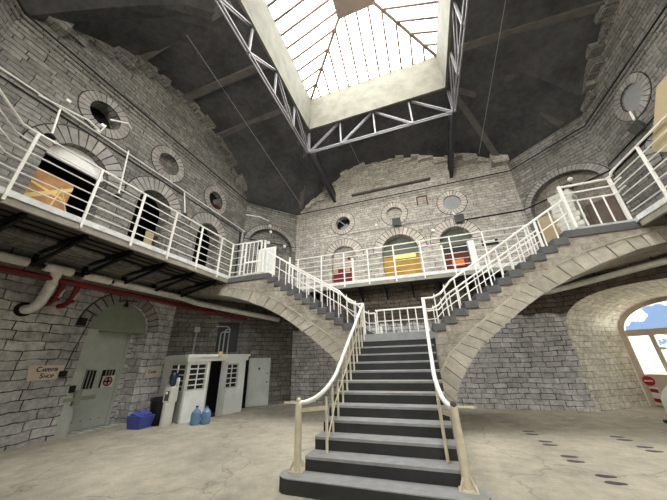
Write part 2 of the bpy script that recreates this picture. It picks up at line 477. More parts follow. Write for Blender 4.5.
struct(MB().plate(outline(FCL, 4.2), [arch(CAL[0], CAL[1], ZD + .001, CAL[2], CAL[3])], FCL, -.4, 0).build('wall_left_corner', M['stone_left']))
struct(MB().plate(outline(FCR, 4.2), [arch(CAR[0], CAR[1], ZD + .001, CAR[2], CAR[3])], FCR, -.4, 0).build('wall_right_corner', M['stone_left']))
struct(MB().plate(outline(FNR, 0), [], FNR, -.4, 0).build('wall_near_right_corner', M['stone_left']))
ADDED_WINDOWS = [(2.0, .75, .8, 2.3), (2.1, 1.0, 7.3, 8.6), (5.9, 1.1, 7.3, 8.6), (9.7, 1.0, 7.3, 8.6), (5.9, 2.5, 10.15, 10.2)]  # unseen openings added behind the viewer to bring in fill light
struct(MB().plate(outline(FN, 0), [arch(*q) for q in ADDED_WINDOWS], FN, -.4, 0).build('wall_near', M['stone_back']))
for i, q in enumerate(ADDED_WINDOWS):
    a_in = arch(q[0], q[1] - .09, q[2] + .09, q[3]); a_out = arch(q[0], q[1] + .005, q[2], q[3])
    m = MB().plate(a_out, [a_in], FN, -.3, -.2)
    for t in (-.34, .34): m.box(q[0] + q[1] * t * 1.0 - .03, q[0] + q[1] * t + .03, q[2], q[3] + q[1] * .92, -.28, -.22, FN)
    m.box(q[0] - q[1], q[0] + q[1], q[3] - .04, q[3] + .04, -.28, -.22, FN)
    wo = struct(m.build('window_%d' % (20 + i), M['booth_trim']))  # frame of an added opening
    g = MB().plate(a_in, [], FN, -.255, -.245).build('glass', M['glass']); mw = g.location.copy(); g.parent = wo; g.location = mw - wo.location
struct(MB().plate(outline(FNL, 0), [], FNL, -.4, 0).build('wall_near_left_corner', M['stone_left']))
# infill of the two big corner arches
struct(MB().box(CAL[0] - 1.5, CAL[0] + 1.5, ZD, 8.9, -.75, -.3, lambda u, v, d: FCL(u, v, d)).build('wall_left_corner_infill', M['stone_left']))
struct(MB().box(CAR[0] - 1.5, CAR[0] + 1.5, ZD, 8.9, -.75, -.3, lambda u, v, d: FCR(u, v, d)).build('wall_right_corner_infill', M['stone_rubble']))
# corridors behind the gallery doors: dark outer shell
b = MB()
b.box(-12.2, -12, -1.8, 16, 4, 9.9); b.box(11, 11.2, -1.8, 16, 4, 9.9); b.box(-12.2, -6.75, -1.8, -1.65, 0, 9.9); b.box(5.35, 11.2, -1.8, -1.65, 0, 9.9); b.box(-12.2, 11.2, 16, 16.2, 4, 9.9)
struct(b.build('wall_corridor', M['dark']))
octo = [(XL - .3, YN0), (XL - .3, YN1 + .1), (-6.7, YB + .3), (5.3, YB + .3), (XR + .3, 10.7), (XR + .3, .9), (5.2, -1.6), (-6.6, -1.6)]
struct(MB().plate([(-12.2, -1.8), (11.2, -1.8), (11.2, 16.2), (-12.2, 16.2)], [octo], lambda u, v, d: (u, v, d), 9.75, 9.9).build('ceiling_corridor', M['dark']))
# lower storey
FLB = wall_frame((-5.4, YLB), (4.25, YLB))
FLL = wall_frame((XL - .05, 7.16), (-5.4, YLB))
FLR = wall_frame((4.25, YLB), (XR + .2, 7.04))
struct(MB().box(0, FLB.L, 0, ZD - .2, -.6, 0, FLB).build('wall_back_lower', M['stone_low']))
struct(MB().box(-.2, FLL.L, 0, ZD - .2, -.5, 0, FLL).build('wall_left_corner_lower', M['stone_shaded']))

# ragged stones where the walls run up into the roof
k_ = 60
for F, mt in ((FL, 'stone_left'), (FB, 'stone_back'), (FR, 'stone_left')):
    m = MB(); s_ = .3
    while s_ < F.L - .6:
        wd = random.uniform(.3, .75); z = prof(F, s_ + wd / 2, PEAK[id(F)])
        lo_ = min(prof(F, s_, PEAK[id(F)]), prof(F, s_ + wd, PEAK[id(F)]))
        m.box(s_, s_ + wd, lo_ - random.uniform(.1, .35), z + .25, -.1, random.uniform(.08, .42), F); s_ += wd * random.uniform(.75, 1.0)
    k_ += 1
    struct(m.build('trim_%d' % k_, M[mt]))

# string course and cornice under the roof, along every upper wall
k_ = 0
for F in (FL, FCL, FB, FCR, FR, FNR, FN, FNL):
    b = MB()
    b.box(-.02, F.L + .02, ZC - .08, ZC + .02, -.05, .09, F); b.box(-.02, F.L + .02, ZC - .22, ZC - .1, -.05, .04, F)
    k_ += 1
    struct(b.build('trim_%d' % k_, M['stone_left'] if F is not FB else M['stone_back']))
    b = MB().box(-.02, F.L + .02, ZC + .02, ZC + .07, -.05, .12, F)
    k_ += 1
    struct(b.build('trim_%d' % k_, M['iron']))

# wedge stones round the doors and round windows
M['joint'] = plain('dark_joint', (.20, .19, .18), .95, var=.3)
def joint(F, c, z, rx, rz, w, a0, a1, par):
    g = ring(MB(), F, c, z, rx - .002, rz - .002, rx + w + .03, rz + w + .03, a0, a1, 24, -.02, .012, 0).build('joints', M['joint'])
    mw = g.location.copy(); g.parent = par; g.location = mw - par.location
def surround(F, c, half, spring, mat, w=.47, n=15, rise=None):
    global k_
    k_ += 1
    rise = half if rise is None else rise
    b = ring(MB(), F, c, spring, half, rise, half + w, rise + w, 0, pi, n, -.02, .03)
    o = struct(b.build('trim_%d' % k_, mat))
    joint(F, c, spring, half, rise, w, 0, pi, o)
def oc_ring(F, c, z, mat):
    global k_
    k_ += 1
    o = struct(ring(MB(), F, c, z, ROC, ROC, ROC + .27, ROC + .27, 0, 2 * pi, 24, -.02, .03).build('trim_%d' % k_, mat))
    joint(F, c, z, ROC, ROC, .27, 0, 2 * pi, o)
for y, h, sp in LW_DOORS: surround(FL, y - YN0, h, sp, M['blocks_grey'])
for y, z in LW_OC: oc_ring(FL, y - YN0, z, M['blocks_grey'])
for x, h, sp in BW_DOORS: surround(FB, x + 6.59, h, sp, M['blocks_back'], .42, 17)
for x, z in BW_OC: oc_ring(FB, x + 6.59, z, M['blocks_back'])
for y, h, sp in RW_DOORS: surround(FR, 10.6 - y, h, sp, M['blocks_grey'])
for y, z in RW_OC: oc_ring(FR, 10.6 - y, z, M['blocks_grey'])
surround(FCL, CAL[0], CAL[1], CAL[2], M['blocks_grey'], .24, 30, CAL[3])
surround(FCR, CAR[0], CAR[1], CAR[2], M['blocks_grey'], .24, 30, CAR[3])
surround(FL, NICHE[0] - YN0, NICHE[1], NICHE[2], M['blocks_grey'], .3, 15, .8)

# round windows: boards set back in the openings (the first on the left is open and dark)
w_ = 0
def oc_fill(F, c, z, mat, d=-.22):
    global w_
    w_ += 1
    b = MB().plate(circ(c, z, ROC + .02), [], F, d - .06, d)
    struct(b.build('window_%d' % w_, mat))
for i, (y, z) in enumerate(LW_OC):
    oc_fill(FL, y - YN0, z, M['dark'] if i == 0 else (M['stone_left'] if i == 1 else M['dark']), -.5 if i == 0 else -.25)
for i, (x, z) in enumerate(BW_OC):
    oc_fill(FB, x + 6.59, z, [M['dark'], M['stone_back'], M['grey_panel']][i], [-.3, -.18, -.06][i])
for i, (y, z) in enumerate(RW_OC):
    oc_fill(FR, 10.6 - y, z, M['grey_panel'], -.06)

# ------------------------------------------------------------------ roof light
SX0, SX1, SY0, SY1 = -4.12, 2.46, 2.4, 8.95     # opening at truss level
EX0, EX1, EY0, EY1 = -4.0, 2.42, 2.5, 8.92      # eaves of the glazing
ZE, ZCAP, CAPH = 14.62, 15.8, .80
sky = thing('skylight', 'large square hipped glass skylight in the middle of the dark roof', 'skylight', (XC, YC, ZCT))
def slab4(p, t, mb):
    """quad with thickness t outward from the opening's middle"""
    c = Vector((XC, YC, (p[0][2] + p[2][2]) / 2)); a = [Vector(q) for q in p]
    n = (a[1] - a[0]).cross(a[3] - a[0]).normalized()
    if n.dot(c - a[0]) > 0: n = -n
    mb.hexa([*a, *[q + n * t for q in a]]); return mb
cb = [(SX0, SY0, ZCT - .1), (SX1, SY0, ZCT - .1), (SX1, SY1, ZCT - .1), (SX0, SY1, ZCT - .1)]
ct = [(EX0, EY0, ZE), (EX1, EY0, ZE), (EX1, EY1, ZE), (EX0, EY1, ZE)]
for i in range(4):
    j = (i + 1) % 4
    cu = slab4([cb[i], cb[j], ct[j], ct[i]], .15, MB()).build('curb_wall', M['curb'], sky)
    m = MB(); q0 = Vector(cb[i]); q1 = Vector(cb[j])
    m.bar(q0 + Vector((0, 0, .05)), q1 + Vector((0, 0, .05)), .1, .16); m.build('curb_edge', M['curb'], sky)
xc, yc = (EX0 + EX1) / 2, (EY0 + EY1) / 2
cap = [(xc - CAPH, yc - CAPH, ZCAP), (xc + CAPH, yc - CAPH, ZCAP), (xc + CAPH, yc + CAPH, ZCAP), (xc - CAPH, yc + CAPH, ZCAP)]
MB().box(xc - CAPH - .08, xc + CAPH + .08, yc - CAPH - .08, yc + CAPH + .08, ZCAP, ZCAP + .35).build('ridge_cap', plain('cap_boards', (.42, .37, .34), .8), sky)
for i in range(4):
    j = (i + 1) % 4
    a0, a1, b1, b0 = [Vector(q) for q in (ct[i], ct[j], cap[j], cap[i])]
    g = MB(); slab4([a0, a1, b1, b0], .012, g); g.build('pane', M['glass'], sky)
    m = MB(); m.bar(a0, b0, .13, .1); m.build('hip_bar', M['bars'], sky)
    e = (a1 - a0); L = e.length; e.normalize()
    inn = Vector((0, 0, 1)).cross(e).normalized()
    if inn.dot(Vector((xc, yc, 0)) - a0) < 0: inn = -inn
    run = (b0 - a0).dot(inn); rise = ZCAP - ZE; side = (b0 - a0).dot(e)
    n = 11
    m = MB()
    for q in range(1, n + 1):
        s_ = L * q / (n + 1)
        t = min(1, s_ / side, (L - s_) / side)
        p = a0 + e * s_ - Vector((0, 0, .03))
        m.bar(p, p + inn * run * t + Vector((0, 0, rise * t)), .095, .07)
    m.build('glazing_bars', M['bars'], sky)

# ------------------------------------------------------------------ roof trusses
def truss(label, p, q, zb, zt, n, flip=False, ext=None):
    p = Vector(p); q = Vector(q)
    r = thing('roof_truss', label, 'truss', ((p.x + q.x) / 2, (p.y + q.y) / 2, zb), 'roof trusses round the skylight')
    P0 = Vector((p.x, p.y, 0)); D = Vector((q.x, q.y, 0)) - P0
    side = Vector((D.y, -D.x, 0)).normalized()
    if side.dot(Vector((XC, YC, 0)) - P0) < 0: side = -side
    m = MB()
    for s_ in (-.05, .05): m.bar((*(P0 + side * s_).xy, zt), (*(P0 + D + side * s_).xy, zt), .05, .09)
    m.build('top_chord', M['truss_dark'], r)
    m = MB()
    for s_ in (-.05, .05): m.bar((*(P0 + side * s_).xy, zb), (*(P0 + D + side * s_).xy, zb), .045, .05)
    m.build('bottom_chord', M['truss'], r)
    for i in range(n + 1):
        t = i / n
        m = MB().bar((*(P0 + D * t).xy, zb), (*(P0 + D * t).xy, zt), .07, .07); m.build('post', M['truss'], r)
        if i < n:
            up = (i < n / 2)
            z0, z1 = (zb, zt) if up else (zt, zb)
            m = MB()
            for s_ in (-.045, .045):
                m.bar((*(P0 + D * t + side * s_).xy, z0), (*(P0 + D * ((i + 1) / n) + side * s_).xy, z1), .03, .05)
            m.build('diagonal', M['truss'], r)
            g = MB().box(-.09, .09, -.09, .09, -.02, .02)
    return r
ZB = 11.08
truss('steel roof truss along the far side of the skylight', (-4.15, 9.12), (2.52, 9.12), ZB, ZCT, 4)
truss('steel roof truss along the left side of the skylight', (-4.2, 1.0), (-4.2, 9.12), ZB, ZCT, 5)
truss('steel roof truss along the right side of the skylight', (2.55, 1.0), (2.55, 9.12), ZB, ZCT, 5)
truss('steel roof truss along the near side of the skylight', (-4.15, 2.3), (2.52, 2.3), ZB, ZCT, 4)
for nm, x in (('dark truss beam running from the skylight to the back wall, left of centre', -4.2), ('dark truss beam running from the skylight to the back wall, right of centre', 2.55)):
    r = thing('truss_tail', nm, 'beam', (x, 11, 10.3), 'truss ends at the back wall')
    x1 = -4.02 if x < 0 else 2.55
    m = MB()
    m.bar((x, 9.12, ZB), (x1, YB - .02, 10.35), .16, .08); m.build('bottom_chord', M['truss_dark'], r)
    m = MB().bar((x, 9.12, ZCT - .1), (x1, YB - .02, 10.9), .14, .12); m.build('top_chord', M['truss_dark'], r)
    for t in (.22, .45, .7):
        m = MB(); yy = 9.12 + (YB - 9.12) * t
        m.bar((x + (x1 - x) * t, yy, ZB + (10.35 - ZB) * t), (x + (x1 - x) * t, yy, ZCT - .1 + (10.9 - ZCT + .1) * t), .09, .09); m.build('post', M['truss_dark'], r)
    m = MB().box(x - .05, x + .05, 9.2, YB - .02, 0, .01, lambda u, v, d: (u + (x1 - x) * (v - 9.12) / (YB - 9.12), v, 10.4 + (ZB - 10.35) * (1 - (v - 9.12) / (YB - 9.12)) + d * 45))
    m.build('web_plate', M['truss_dark'], r)
# timber beams under the sooty ceiling
def beam(label, p, q, w=.26, h=.14, drop=.14):
    n = 8; m = MB(); pts = []
    za, zb_ = ceil_z(*p) - drop, ceil_z(*q) - drop
    for i in range(n + 1):
        t = i / n; x = p[0] + (q[0] - p[0]) * t; y = p[1] + (q[1] - p[1]) * t
        pts.append(Vector((x, y, za + (zb_ - za) * t ** 1.6)))
    for i in range(n): m.bar(pts[i], pts[i + 1], w, h)
    tag(m.build('ceiling_beam', M['beam']), label, 'beam', 'timber beams under the roof')
beam('timber ceiling beam from right truss to right wall, nearest of three', (2.7, 5.4), (7.2, 5.4))
beam('timber ceiling beam from right truss to right wall, middle of three', (2.7, 7.4), (7.2, 7.4))
beam('timber ceiling beam ending beside the right far corner', (4.6, 8.9), (7.2, 8.9))
beam('diagonal timber ceiling beam from far right skylight corner to right wall', (2.7, 9.1), (6.9, 10.9))
beam('diagonal timber ceiling beam reaching the back wall at the right', (2.7, 9.2), (4.8, 12.5))
beam('diagonal timber ceiling beam from far left skylight corner to left wall', (-4.3, 9.1), (-8.1, 10.6))
beam('diagonal timber ceiling beam reaching the back wall at the left', (-4.3, 9.2), (-6.2, 12.5))
beam('timber ceiling beam from left truss to left wall, farthest of three', (-4.4, 7.4), (-8.4, 7.4))
beam('timber ceiling beam from left truss to left wall, middle of three', (-4.4, 5.4), (-8.4, 5.4))
beam('timber ceiling beam from left truss to left wall, nearest of three', (-4.4, 3.4), (-8.4, 3.4))
# thin hanging wires
def wire(label, p, q, r=.009):
    tag(MB().tube([p, q], r, 5).build('hanging_wire', M['galv']), label, 'wire', 'thin wires under the roof')
wire('thin straight wire crossing the dark ceiling at left', (-5.6, 3.1, 10.9), (-5.8, 11.6, 9.95))
wire('thin wire hanging from the far truss to the back wall', (-2.1, 9.1, 11.1), (-1.72, 12.7, 10.7))
wire('thin wire hanging from the right truss near the ceiling', (4.0, 6.0, 12.0), (3.9, 12.0, 10.9))

# ------------------------------------------------------------------ gallery deck
DXL, DXR, DYB = -6.38, 4.95, 9.65
YS0, YS1 = 7.22, 9.2                       # side flights, near and far faces
RUN_R0, TR = .22, .282
RUN_L0, TL = -1.66, .257
RISE = .166
ZL = 13 * RISE                             # landing
XTR = RUN_R0 + 13 * TR                     # top of right flight
XTL = RUN_L0 - 13 * TL
inner = [(DXL, 1.55), (DXL, YS0), (XTL, YS0), (XTL, DYB), (XTR, DYB), (XTR, YS0), (DXR, YS0), (DXR, 1.5), (3.2, -.25), (-4.6, -.25)]
outerp = [(XL - .05, .95), (XL - .05, 10.5), (-6.6, YB + .05), (5.25, YB + .05), (XR + .05, 10.6), (XR + .05, .9), (5.2, -1.4), (-6.6, -1.4)]
gal = thing('gallery_deck', 'railed gallery deck running round the hall halfway up the walls', 'balcony', (XC, YC, ZD - .19))
idn = lambda u, v, d: (u, v, d)
MB().plate(outerp, [inner], idn, ZD - .1, ZD).build('deck_slab', M['deck'], gal)
MB().plate(outerp, [[(p[0] + (-.06 if p[0] < XC else .06), p[1] + (.06 if p[1] > YC and abs(p[0]) < 5 and p[1] > 9 else (-.06 if p[1] < 0 else 0))) for p in inner]], idn, ZD - .24, ZD - .1).build('soffit', M['soffit'], gal)
# corridor floor outside the octagon
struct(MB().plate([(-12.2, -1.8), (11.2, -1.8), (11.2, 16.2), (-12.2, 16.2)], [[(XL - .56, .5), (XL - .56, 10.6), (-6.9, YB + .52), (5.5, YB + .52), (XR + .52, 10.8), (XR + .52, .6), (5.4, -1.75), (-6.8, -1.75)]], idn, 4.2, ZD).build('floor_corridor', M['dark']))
def edge_run(p, q):
    p = Vector((*p, 0)); q = Vector((*q, 0)); d = (q - p).normalized(); n = Vector((d.y, -d.x, 0))
    if n.dot(Vector((XC, YC, 0)) - p) < 0: n = -n
    m = MB(); z0, z1 = ZD - .105, ZD + .012
    a, c = p + n * .035, q + n * .035; a2, c2 = p - n * .05, q - n * .05
    m.hexa([(a.x, a.y, z0), (c.x, c.y, z0), (c2.x, c2.y, z0), (a2.x, a2.y, z0), (a.x, a.y, z1), (c.x, c.y, z1), (c2.x, c2.y, z1), (a2.x, a2.y, z1)])
    m.build('deck_edge', M['edge'], gal)
    m = MB(); z0, z1 = ZD - .245, ZD - .105; a, c = p + n * .015, q + n * .015
    m.hexa([(a.x, a.y, z0), (c.x, c.y, z0), (c2.x, c2.y, z0), (a2.x, a2.y, z0), (a.x, a.y, z1), (c.x, c.y, z1), (c2.x, c2.y, z1), (a2.x, a2.y, z1)])
    m.build('deck_fascia', M['fascia'], gal)
edge_run((DXL, 1.5), (DXL, YS0 + .05)); edge_run((XTL - .2, DYB), (XTR + .25, DYB))
edge_run((DXR, YS0 - .15), (DXR, 1.45)); edge_run((DXL, 1.55), (-4.6, -.25)); edge_run((-4.6, -.25), (3.2, -.25)); edge_run((3.2, -.25), (DXR, 1.5))
def bracket(x, y, dx, dy, L, drop=.42):
    m = MB(); zt = ZD - .27
    m.bar((x, y, zt), (x + dx * L, y + dy * L, zt - (.12 if L > 1 else 0)), .08, .1)
    m.bar((x + dx * .05, y + dy * .05, zt - .06), (x + dx * L, y + dy * L, zt - drop), .06, .06)
    m.bar((x + dx * L * .98, y + dy * L * .98, zt), (x + dx * L * .98, y + dy * L * .98, zt - drop - .04), .08, .06)
    m.build('bracket', M['iron'], gal)
for y in (2.0, 2.95, 3.9, 4.85, 5.8, 6.75): bracket(DXL - .08, y, -1, 0, 1.62)
for x in (-4.2, -3.2, -2.2, -1.2, -.2, .8, 1.8, 2.8): bracket(x, DYB + .08, 0, 1, .66)
for y in (2.4, 3.8, 5.2, 6.6): bracket(DXR + .1, y, 1, 0, 1.9)

m = MB()
for x in (DXL - .28, DXL - .55, DXL - .86): m.box(x - .018, x + .018, 1.2, YS0, ZD - .27, ZD - .235)
m.build('board_joints', M['iron'], gal)
# masonry cove between the lower left wall and the deck
m = MB(); V = []; U = []; Fc = []; arc = 0; n_ = 10
for i in range(n_ + 1):
    t = pi / 2 * i / n_
    q = (XL + .0 + 1.25 * (1 - cos(t)), 3.5 + (ZD - .235 - 3.5) * sin(t))
    if i: arc += hypot(q[0] - pq[0], q[1] - pq[1])
    pq = q
    for y in (YN0, 7.3): V.append((q[0], y, q[1])); U.append((y, arc))
for i in range(n_): Fc.append((2 * i, 2 * i + 1, 2 * i + 3, 2 * i + 2))
m.add(V, Fc, U)
M['cove'] = masonry('masonry_cove', (.62, .60, .575), (.52, .50, .48), (.17, .165, .155), .6, .16, .010, dirt=.4, uv=True)
o = m.build('wall_left_cove', M['cove'], None, True); struct(o)
md = o.modifiers.new('thick', 'SOLIDIFY'); md.thickness = .1; md.offset = -1

# ------------------------------------------------------------------ gallery railings
ZR = ZD + 1.27
def deck_railing(label, path, posts, levels=5, zt=ZR, base=ZD, mat='white_paint', bottom=.16):
    path = [Vector((*p, 0)) for p in path]
    c = path[len(path) // 2]
    r = thing('gallery_railing', label, 'railing', (c.x, c.y, base), 'white gallery railings')
    MB().tube([(p.x, p.y, zt) for p in path], .023, 8).build('top_rail', M[mat], r, True)
    for i in range(levels):
        z = base + bottom + (zt - base - bottom) * i / levels
        MB().tube([(p.x, p.y, z) for p in path], .013, 6).build('rail', M[mat], r, True)
    for p in posts:
        d = Vector((1, 0, 0))
        m = MB(); m.box(p[0] - .022, p[0] + .022, p[1] - .022, p[1] + .022, base - .2, zt + .01); m.build('post', M[mat], r)
    return r
e_ = .03
deck_railing('long white railing of level bars on the left gallery', [(DXL + e_, 1.55), (DXL + e_, YS0)],
             [(DXL + e_, y) for y in (1.66, 2.75, 3.75, 4.72, 5.7, 6.6, 7.2)])
deck_railing('white railing turning the near left corner of the gallery', [(DXL + e_, 1.55), (DXL + .06, 1.42), (-4.6, -.22)], [(-5.5, .62), (-4.65, -.17)])
deck_railing('short white railing between left gallery and the left flight of steps', [(DXL + e_, YS0), (DXL + .12, YS0 + .06), (-5.85, YS0 + .06)], [(-5.98, YS0 + .06)], 4)
deck_railing('long white railing of level bars across the back gallery', [(XTL + .02, DYB - e_), (XTR - .02, DYB - e_)],
             [(x, DYB - e_) for x in (-4.85, -3.75, -2.75, -1.75, -.72, .3, 1.35, 2.45, 3.75)])
deck_railing('white railing of level bars on the right gallery', [(DXR - e_, YS0 - .1), (DXR - e_, 1.45)], [(DXR - e_, y) for y in (6.2, 5.1, 4.0, 2.9, 1.5)])
deck_railing('white railing turning the near right corner of the gallery', [(DXR - e_, 1.45), (3.2, -.22)], [(4.1, .68), (3.2, -.2)])
deck_railing('white railing along the near gallery behind the viewer', [(3.2, -.22), (-4.6, -.22)], [(x, -.22) for x in (1.6, 0, -1.6, -3.1)])
# corner railing at the head of the right flight: level rails, thin balusters, curve into the gallery rail
r = thing('stair_head_railing', 'white railing at the head of the right flight, bending into the right gallery', 'railing', (4.5, YS0 + .05, ZD), 'white gallery railings')
cv = [(XTR, YS0 + .05), (4.86, YS0 + .05), (4.94, YS0 - .02), (DXR - e_, YS0 - .12), (DXR - e_, YS0 - .3)]
MB().tube([(x, y, ZR - .08) for x, y in cv[:2]] + [(cv[2][0], cv[2][1], ZR - .06), (*cv[3], ZR - .02), (*cv[4], ZR)], .028, 8).build('top_rail', M['white_paint'], r, True)
for z in (ZD + .98, ZD + .74): MB().tube([(x, y, z) for x, y in cv], .02, 6).build('rail', M['white_paint'], r, True)
for x in (4.93,): MB().box(x - .03, x + .03, YS0 + .02, YS0 + .08, ZD, ZR - .07).build('post', M['white_paint'], r)
for x in (4.14, 4.4, 4.66): MB().tube([(x, YS0 + .05, ZD), (x, YS0 + .05, ZD + .74)], .016, 6).build('baluster', M['white_paint'], r)
# gate leaf at the head of the left flight
r = thing('stair_gate', 'white wire gate at the head of the left flight', 'gate', (-5.5, YS0 + .1, ZD))
m = MB(); gx0, gx1, gz0, gz1 = -5.86, -5.2, ZD + .04, ZD + 1.28
for p, q in (((gx0, gz0), (gx1, gz0)), ((gx1, gz0), (gx1, gz1)), ((gx1, gz1), (gx0, gz1)), ((gx0, gz1), (gx0, gz0)), ((gx0, gz0 + .45), (gx1, gz0 + .45))):
    m.bar((p[0], YS0 + .12, p[1]), (q[0], YS0 + .12, q[1]), .04, .05)
m.build('frame', M['white_paint'], r)
for x in (-5.7, -5.53, -5.36): MB().tube([(x, YS0 + .12, gz0), (x, YS0 + .12, gz1)], .014, 6).build('bar', M['white_paint'], r)
r = thing('screen_panel', 'pale framed panel standing at the head of the left flight behind the gate', 'panel', (-5.5, 8.5, ZD))
m = MB().plate([(-6.08, ZD + .1), (-5.32, ZD + .1), (-5.32, 5.92), (-6.08, 5.92)], [[(-6.02, ZD + .5), (-5.38, ZD + .5), (-5.38, 5.86), (-6.02, 5.86)]], XZ(8.5), -.04, .0); m.build('frame', M['white_paint'], r)
MB().box(-6.03, -5.37, ZD + .48, 5.87, -.03, -.01, XZ(8.5)).build('board', M['booth'], r)
MB().box(-6.06, -5.98, ZD, ZD + .12, -.25, .2, XZ(8.5)).box(-5.42, -5.34, ZD, ZD + .12, -.25, .2, XZ(8.5)).build('feet', M['white_paint'], r)

# ------------------------------------------------------------------ staircase
st = thing('staircase', 'grand double staircase with dark slate steps on pale stone arches', 'staircase', (XC, 6, 0))
MX0, MX1, Y0S, TM = -1.80, .16, 3.79, .286
# main flight: thirteen dark steps
def rounded_step():
    pts = []; y0 = Y0S
    for cx_, sgn in ((.22, 1), (-1.98, -1)):
        for i in range(9):
            t = -pi / 2 + pi * i / 8 if sgn > 0 else pi / 2 + pi * i / 8
            pts.append((cx_ + .19 * cos(t), y0 + .19 + .19 * sin(t)))
    return pts
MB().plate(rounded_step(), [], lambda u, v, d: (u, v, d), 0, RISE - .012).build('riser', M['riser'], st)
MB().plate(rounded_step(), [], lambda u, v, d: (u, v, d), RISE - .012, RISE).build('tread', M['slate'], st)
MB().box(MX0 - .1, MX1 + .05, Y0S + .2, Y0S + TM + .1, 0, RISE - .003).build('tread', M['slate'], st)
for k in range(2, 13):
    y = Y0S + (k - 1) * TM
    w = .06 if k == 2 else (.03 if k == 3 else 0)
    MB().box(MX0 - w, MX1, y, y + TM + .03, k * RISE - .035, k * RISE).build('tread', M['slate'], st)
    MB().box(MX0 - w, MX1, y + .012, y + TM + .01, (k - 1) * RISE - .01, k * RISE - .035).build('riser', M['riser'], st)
MB().box(MX0 - .02, MX1 + .12, Y0S + 12 * TM, YS1, ZL - .17, ZL).build('landing', M['slate'], st)
# masonry body of the main flight and landing pier
prof_pts = [(Y0S + TM + .02, 0), (YS1 - .02, 0), (YS1 - .02, ZL - .17), (Y0S + 12 * TM, ZL - .17)]
for k in range(12, 1, -1):
    y = Y0S + (k - 1) * TM
    prof_pts += [(y + .03, k * RISE - .05), (y + .03, (k - 1) * RISE - .05)]
prof_pts[-1] = (Y0S + TM + .02, .1)
MB().plate(prof_pts, [], lambda u, v, d: (d, u, v), MX0 + .03, MX1 - .02).build('flight_body', M['stone_warm'], st)

INTR = [(.36, 0), (.40, .35), (.50, .82), (.79, 1.28), (1.13, 1.69), (1.52, 2.0), (1.97, 2.34), (2.40, 2.63), (2.79, 2.87), (3.40, 3.17), (4.0, 3.41), (4.73, 3.64), (5.28, 3.74), (6.2, 3.84), (XR + .1, 3.88)]
EXTR = [(.14, 0), (.14, .60), (.16, 1.12), (.46, 1.58), (.75, 1.84), (1.18, 2.20), (1.62, 2.50), (2.08, 2.82), (2.50, 3.10), (3.18, 3.48), (3.85, 3.74), (4.62, 3.93), (5.22, 4.02), (6.2, 4.1), (XR + .1, 4.12)]
def lerp_line(L, m):
    out = []
    for i in range(len(L) - 1):
        for j in range(m):
            t = j / m; out.append((L[i][0] + (L[i + 1][0] - L[i][0]) * t, L[i][1] + (L[i + 1][1] - L[i][1]) * t))
    out.append(L[-1]); return out
def side_flight(sgn):
    mir = (lambda x: x) if sgn > 0 else (lambda x: -1.44 - x)
    x0, t = (RUN_R0, TR) if sgn > 0 else (RUN_L0, TL)
    xe = XR + .05 if sgn > 0 else XL - .05
    I = [(mir(x), z) for x, z in INTR]; Ex = [(mir(x), z) for x, z in EXTR]
    # arch band: wedge stones on the near face running through to the far face
    A = lerp_line(I, 2); B = lerp_line(Ex, 2); m = MB()
    for i in range(len(A) - 1):
        g = .055
        def pt(L, f): return (L[i][0] + (L[i + 1][0] - L[i][0]) * f, L[i][1] + (L[i + 1][1] - L[i][1]) * f)
        a0, a1, b0, b1 = pt(A, g / 2), pt(A, 1 - g / 2), pt(B, g / 2), pt(B, 1 - g / 2)
        j = random.uniform(-.008, .008)
        q = [(a0[0], YS0 - .015 + j, a0[1]), (a1[0], YS0 - .015 + j, a1[1]), (b1[0], YS0 - .015 + j, b1[1]), (b0[0], YS0 - .015 + j, b0[1])]
        q2 = [(p[0], YS0 + .3, p[2]) for p in q]
        m.hexa(q + q2)
    m.build('arch_stones', M['blocks'], st)
    MB().plate(I + Ex[::-1], [], XZ(YS0 + .02), 0, .018).build('arch_joints', M['joint'], st)
    m = MB(); nI = len(I)
    m.plate(I + Ex[::-1], [], XZ(YS0 + .02), -(YS1 - YS0 - .02), 0); m.build('arch_vault', M['stone_warm'], st)
    m = MB()
    for i in range(nI - 1):
        m.bar((Ex[i][0], YS0 - .025, Ex[i][1] + .01), (Ex[i + 1][0], YS0 - .025, Ex[i + 1][1] + .01), .05, .035)
    m.build('arch_moulding', M['blocks'], st)
    # spandrel between the arch and the steps
    top = []
    xs = [x0 + sgn * t * k for k in range(14)]
    for k in range(0, 13):
        z = ZL + k * RISE
        top += [(xs[k], z + RISE - .18), (xs[k + 1], z + RISE - .18)]
    topz = ZL + 13 * RISE - .18
    top += [(xe, topz)]
    low = [q for q in Ex if (q[1] > 1.1)]
    poly = top + low[::-1]
    m = MB().plate(poly, [], XZ(YS0), -(YS1 - YS0 - .03), -.005); m.build('spandrel', M['stone_warm'], st)
    # slate steps
    for k in range(1, 14):
        z = ZL + k * RISE; xa = xs[k - 1]; xb = xs[k] if k < 13 else (DXR - .01 if sgn > 0 else DXL + .01)
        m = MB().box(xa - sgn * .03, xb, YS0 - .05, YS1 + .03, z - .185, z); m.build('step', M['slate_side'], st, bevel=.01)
    return xs
xsR = side_flight(1); xsL = side_flight(-1)
MB().box(MX1 + .12, RUN_R0 + .02, YS0 - .05, YS1, ZL - .185, ZL).build('landing', M['slate'], st)
MB().box(RUN_L0 - .02, MX0 - .0, YS0 - .05, YS1, ZL - .185, ZL).build('landing', M['slate'], st)

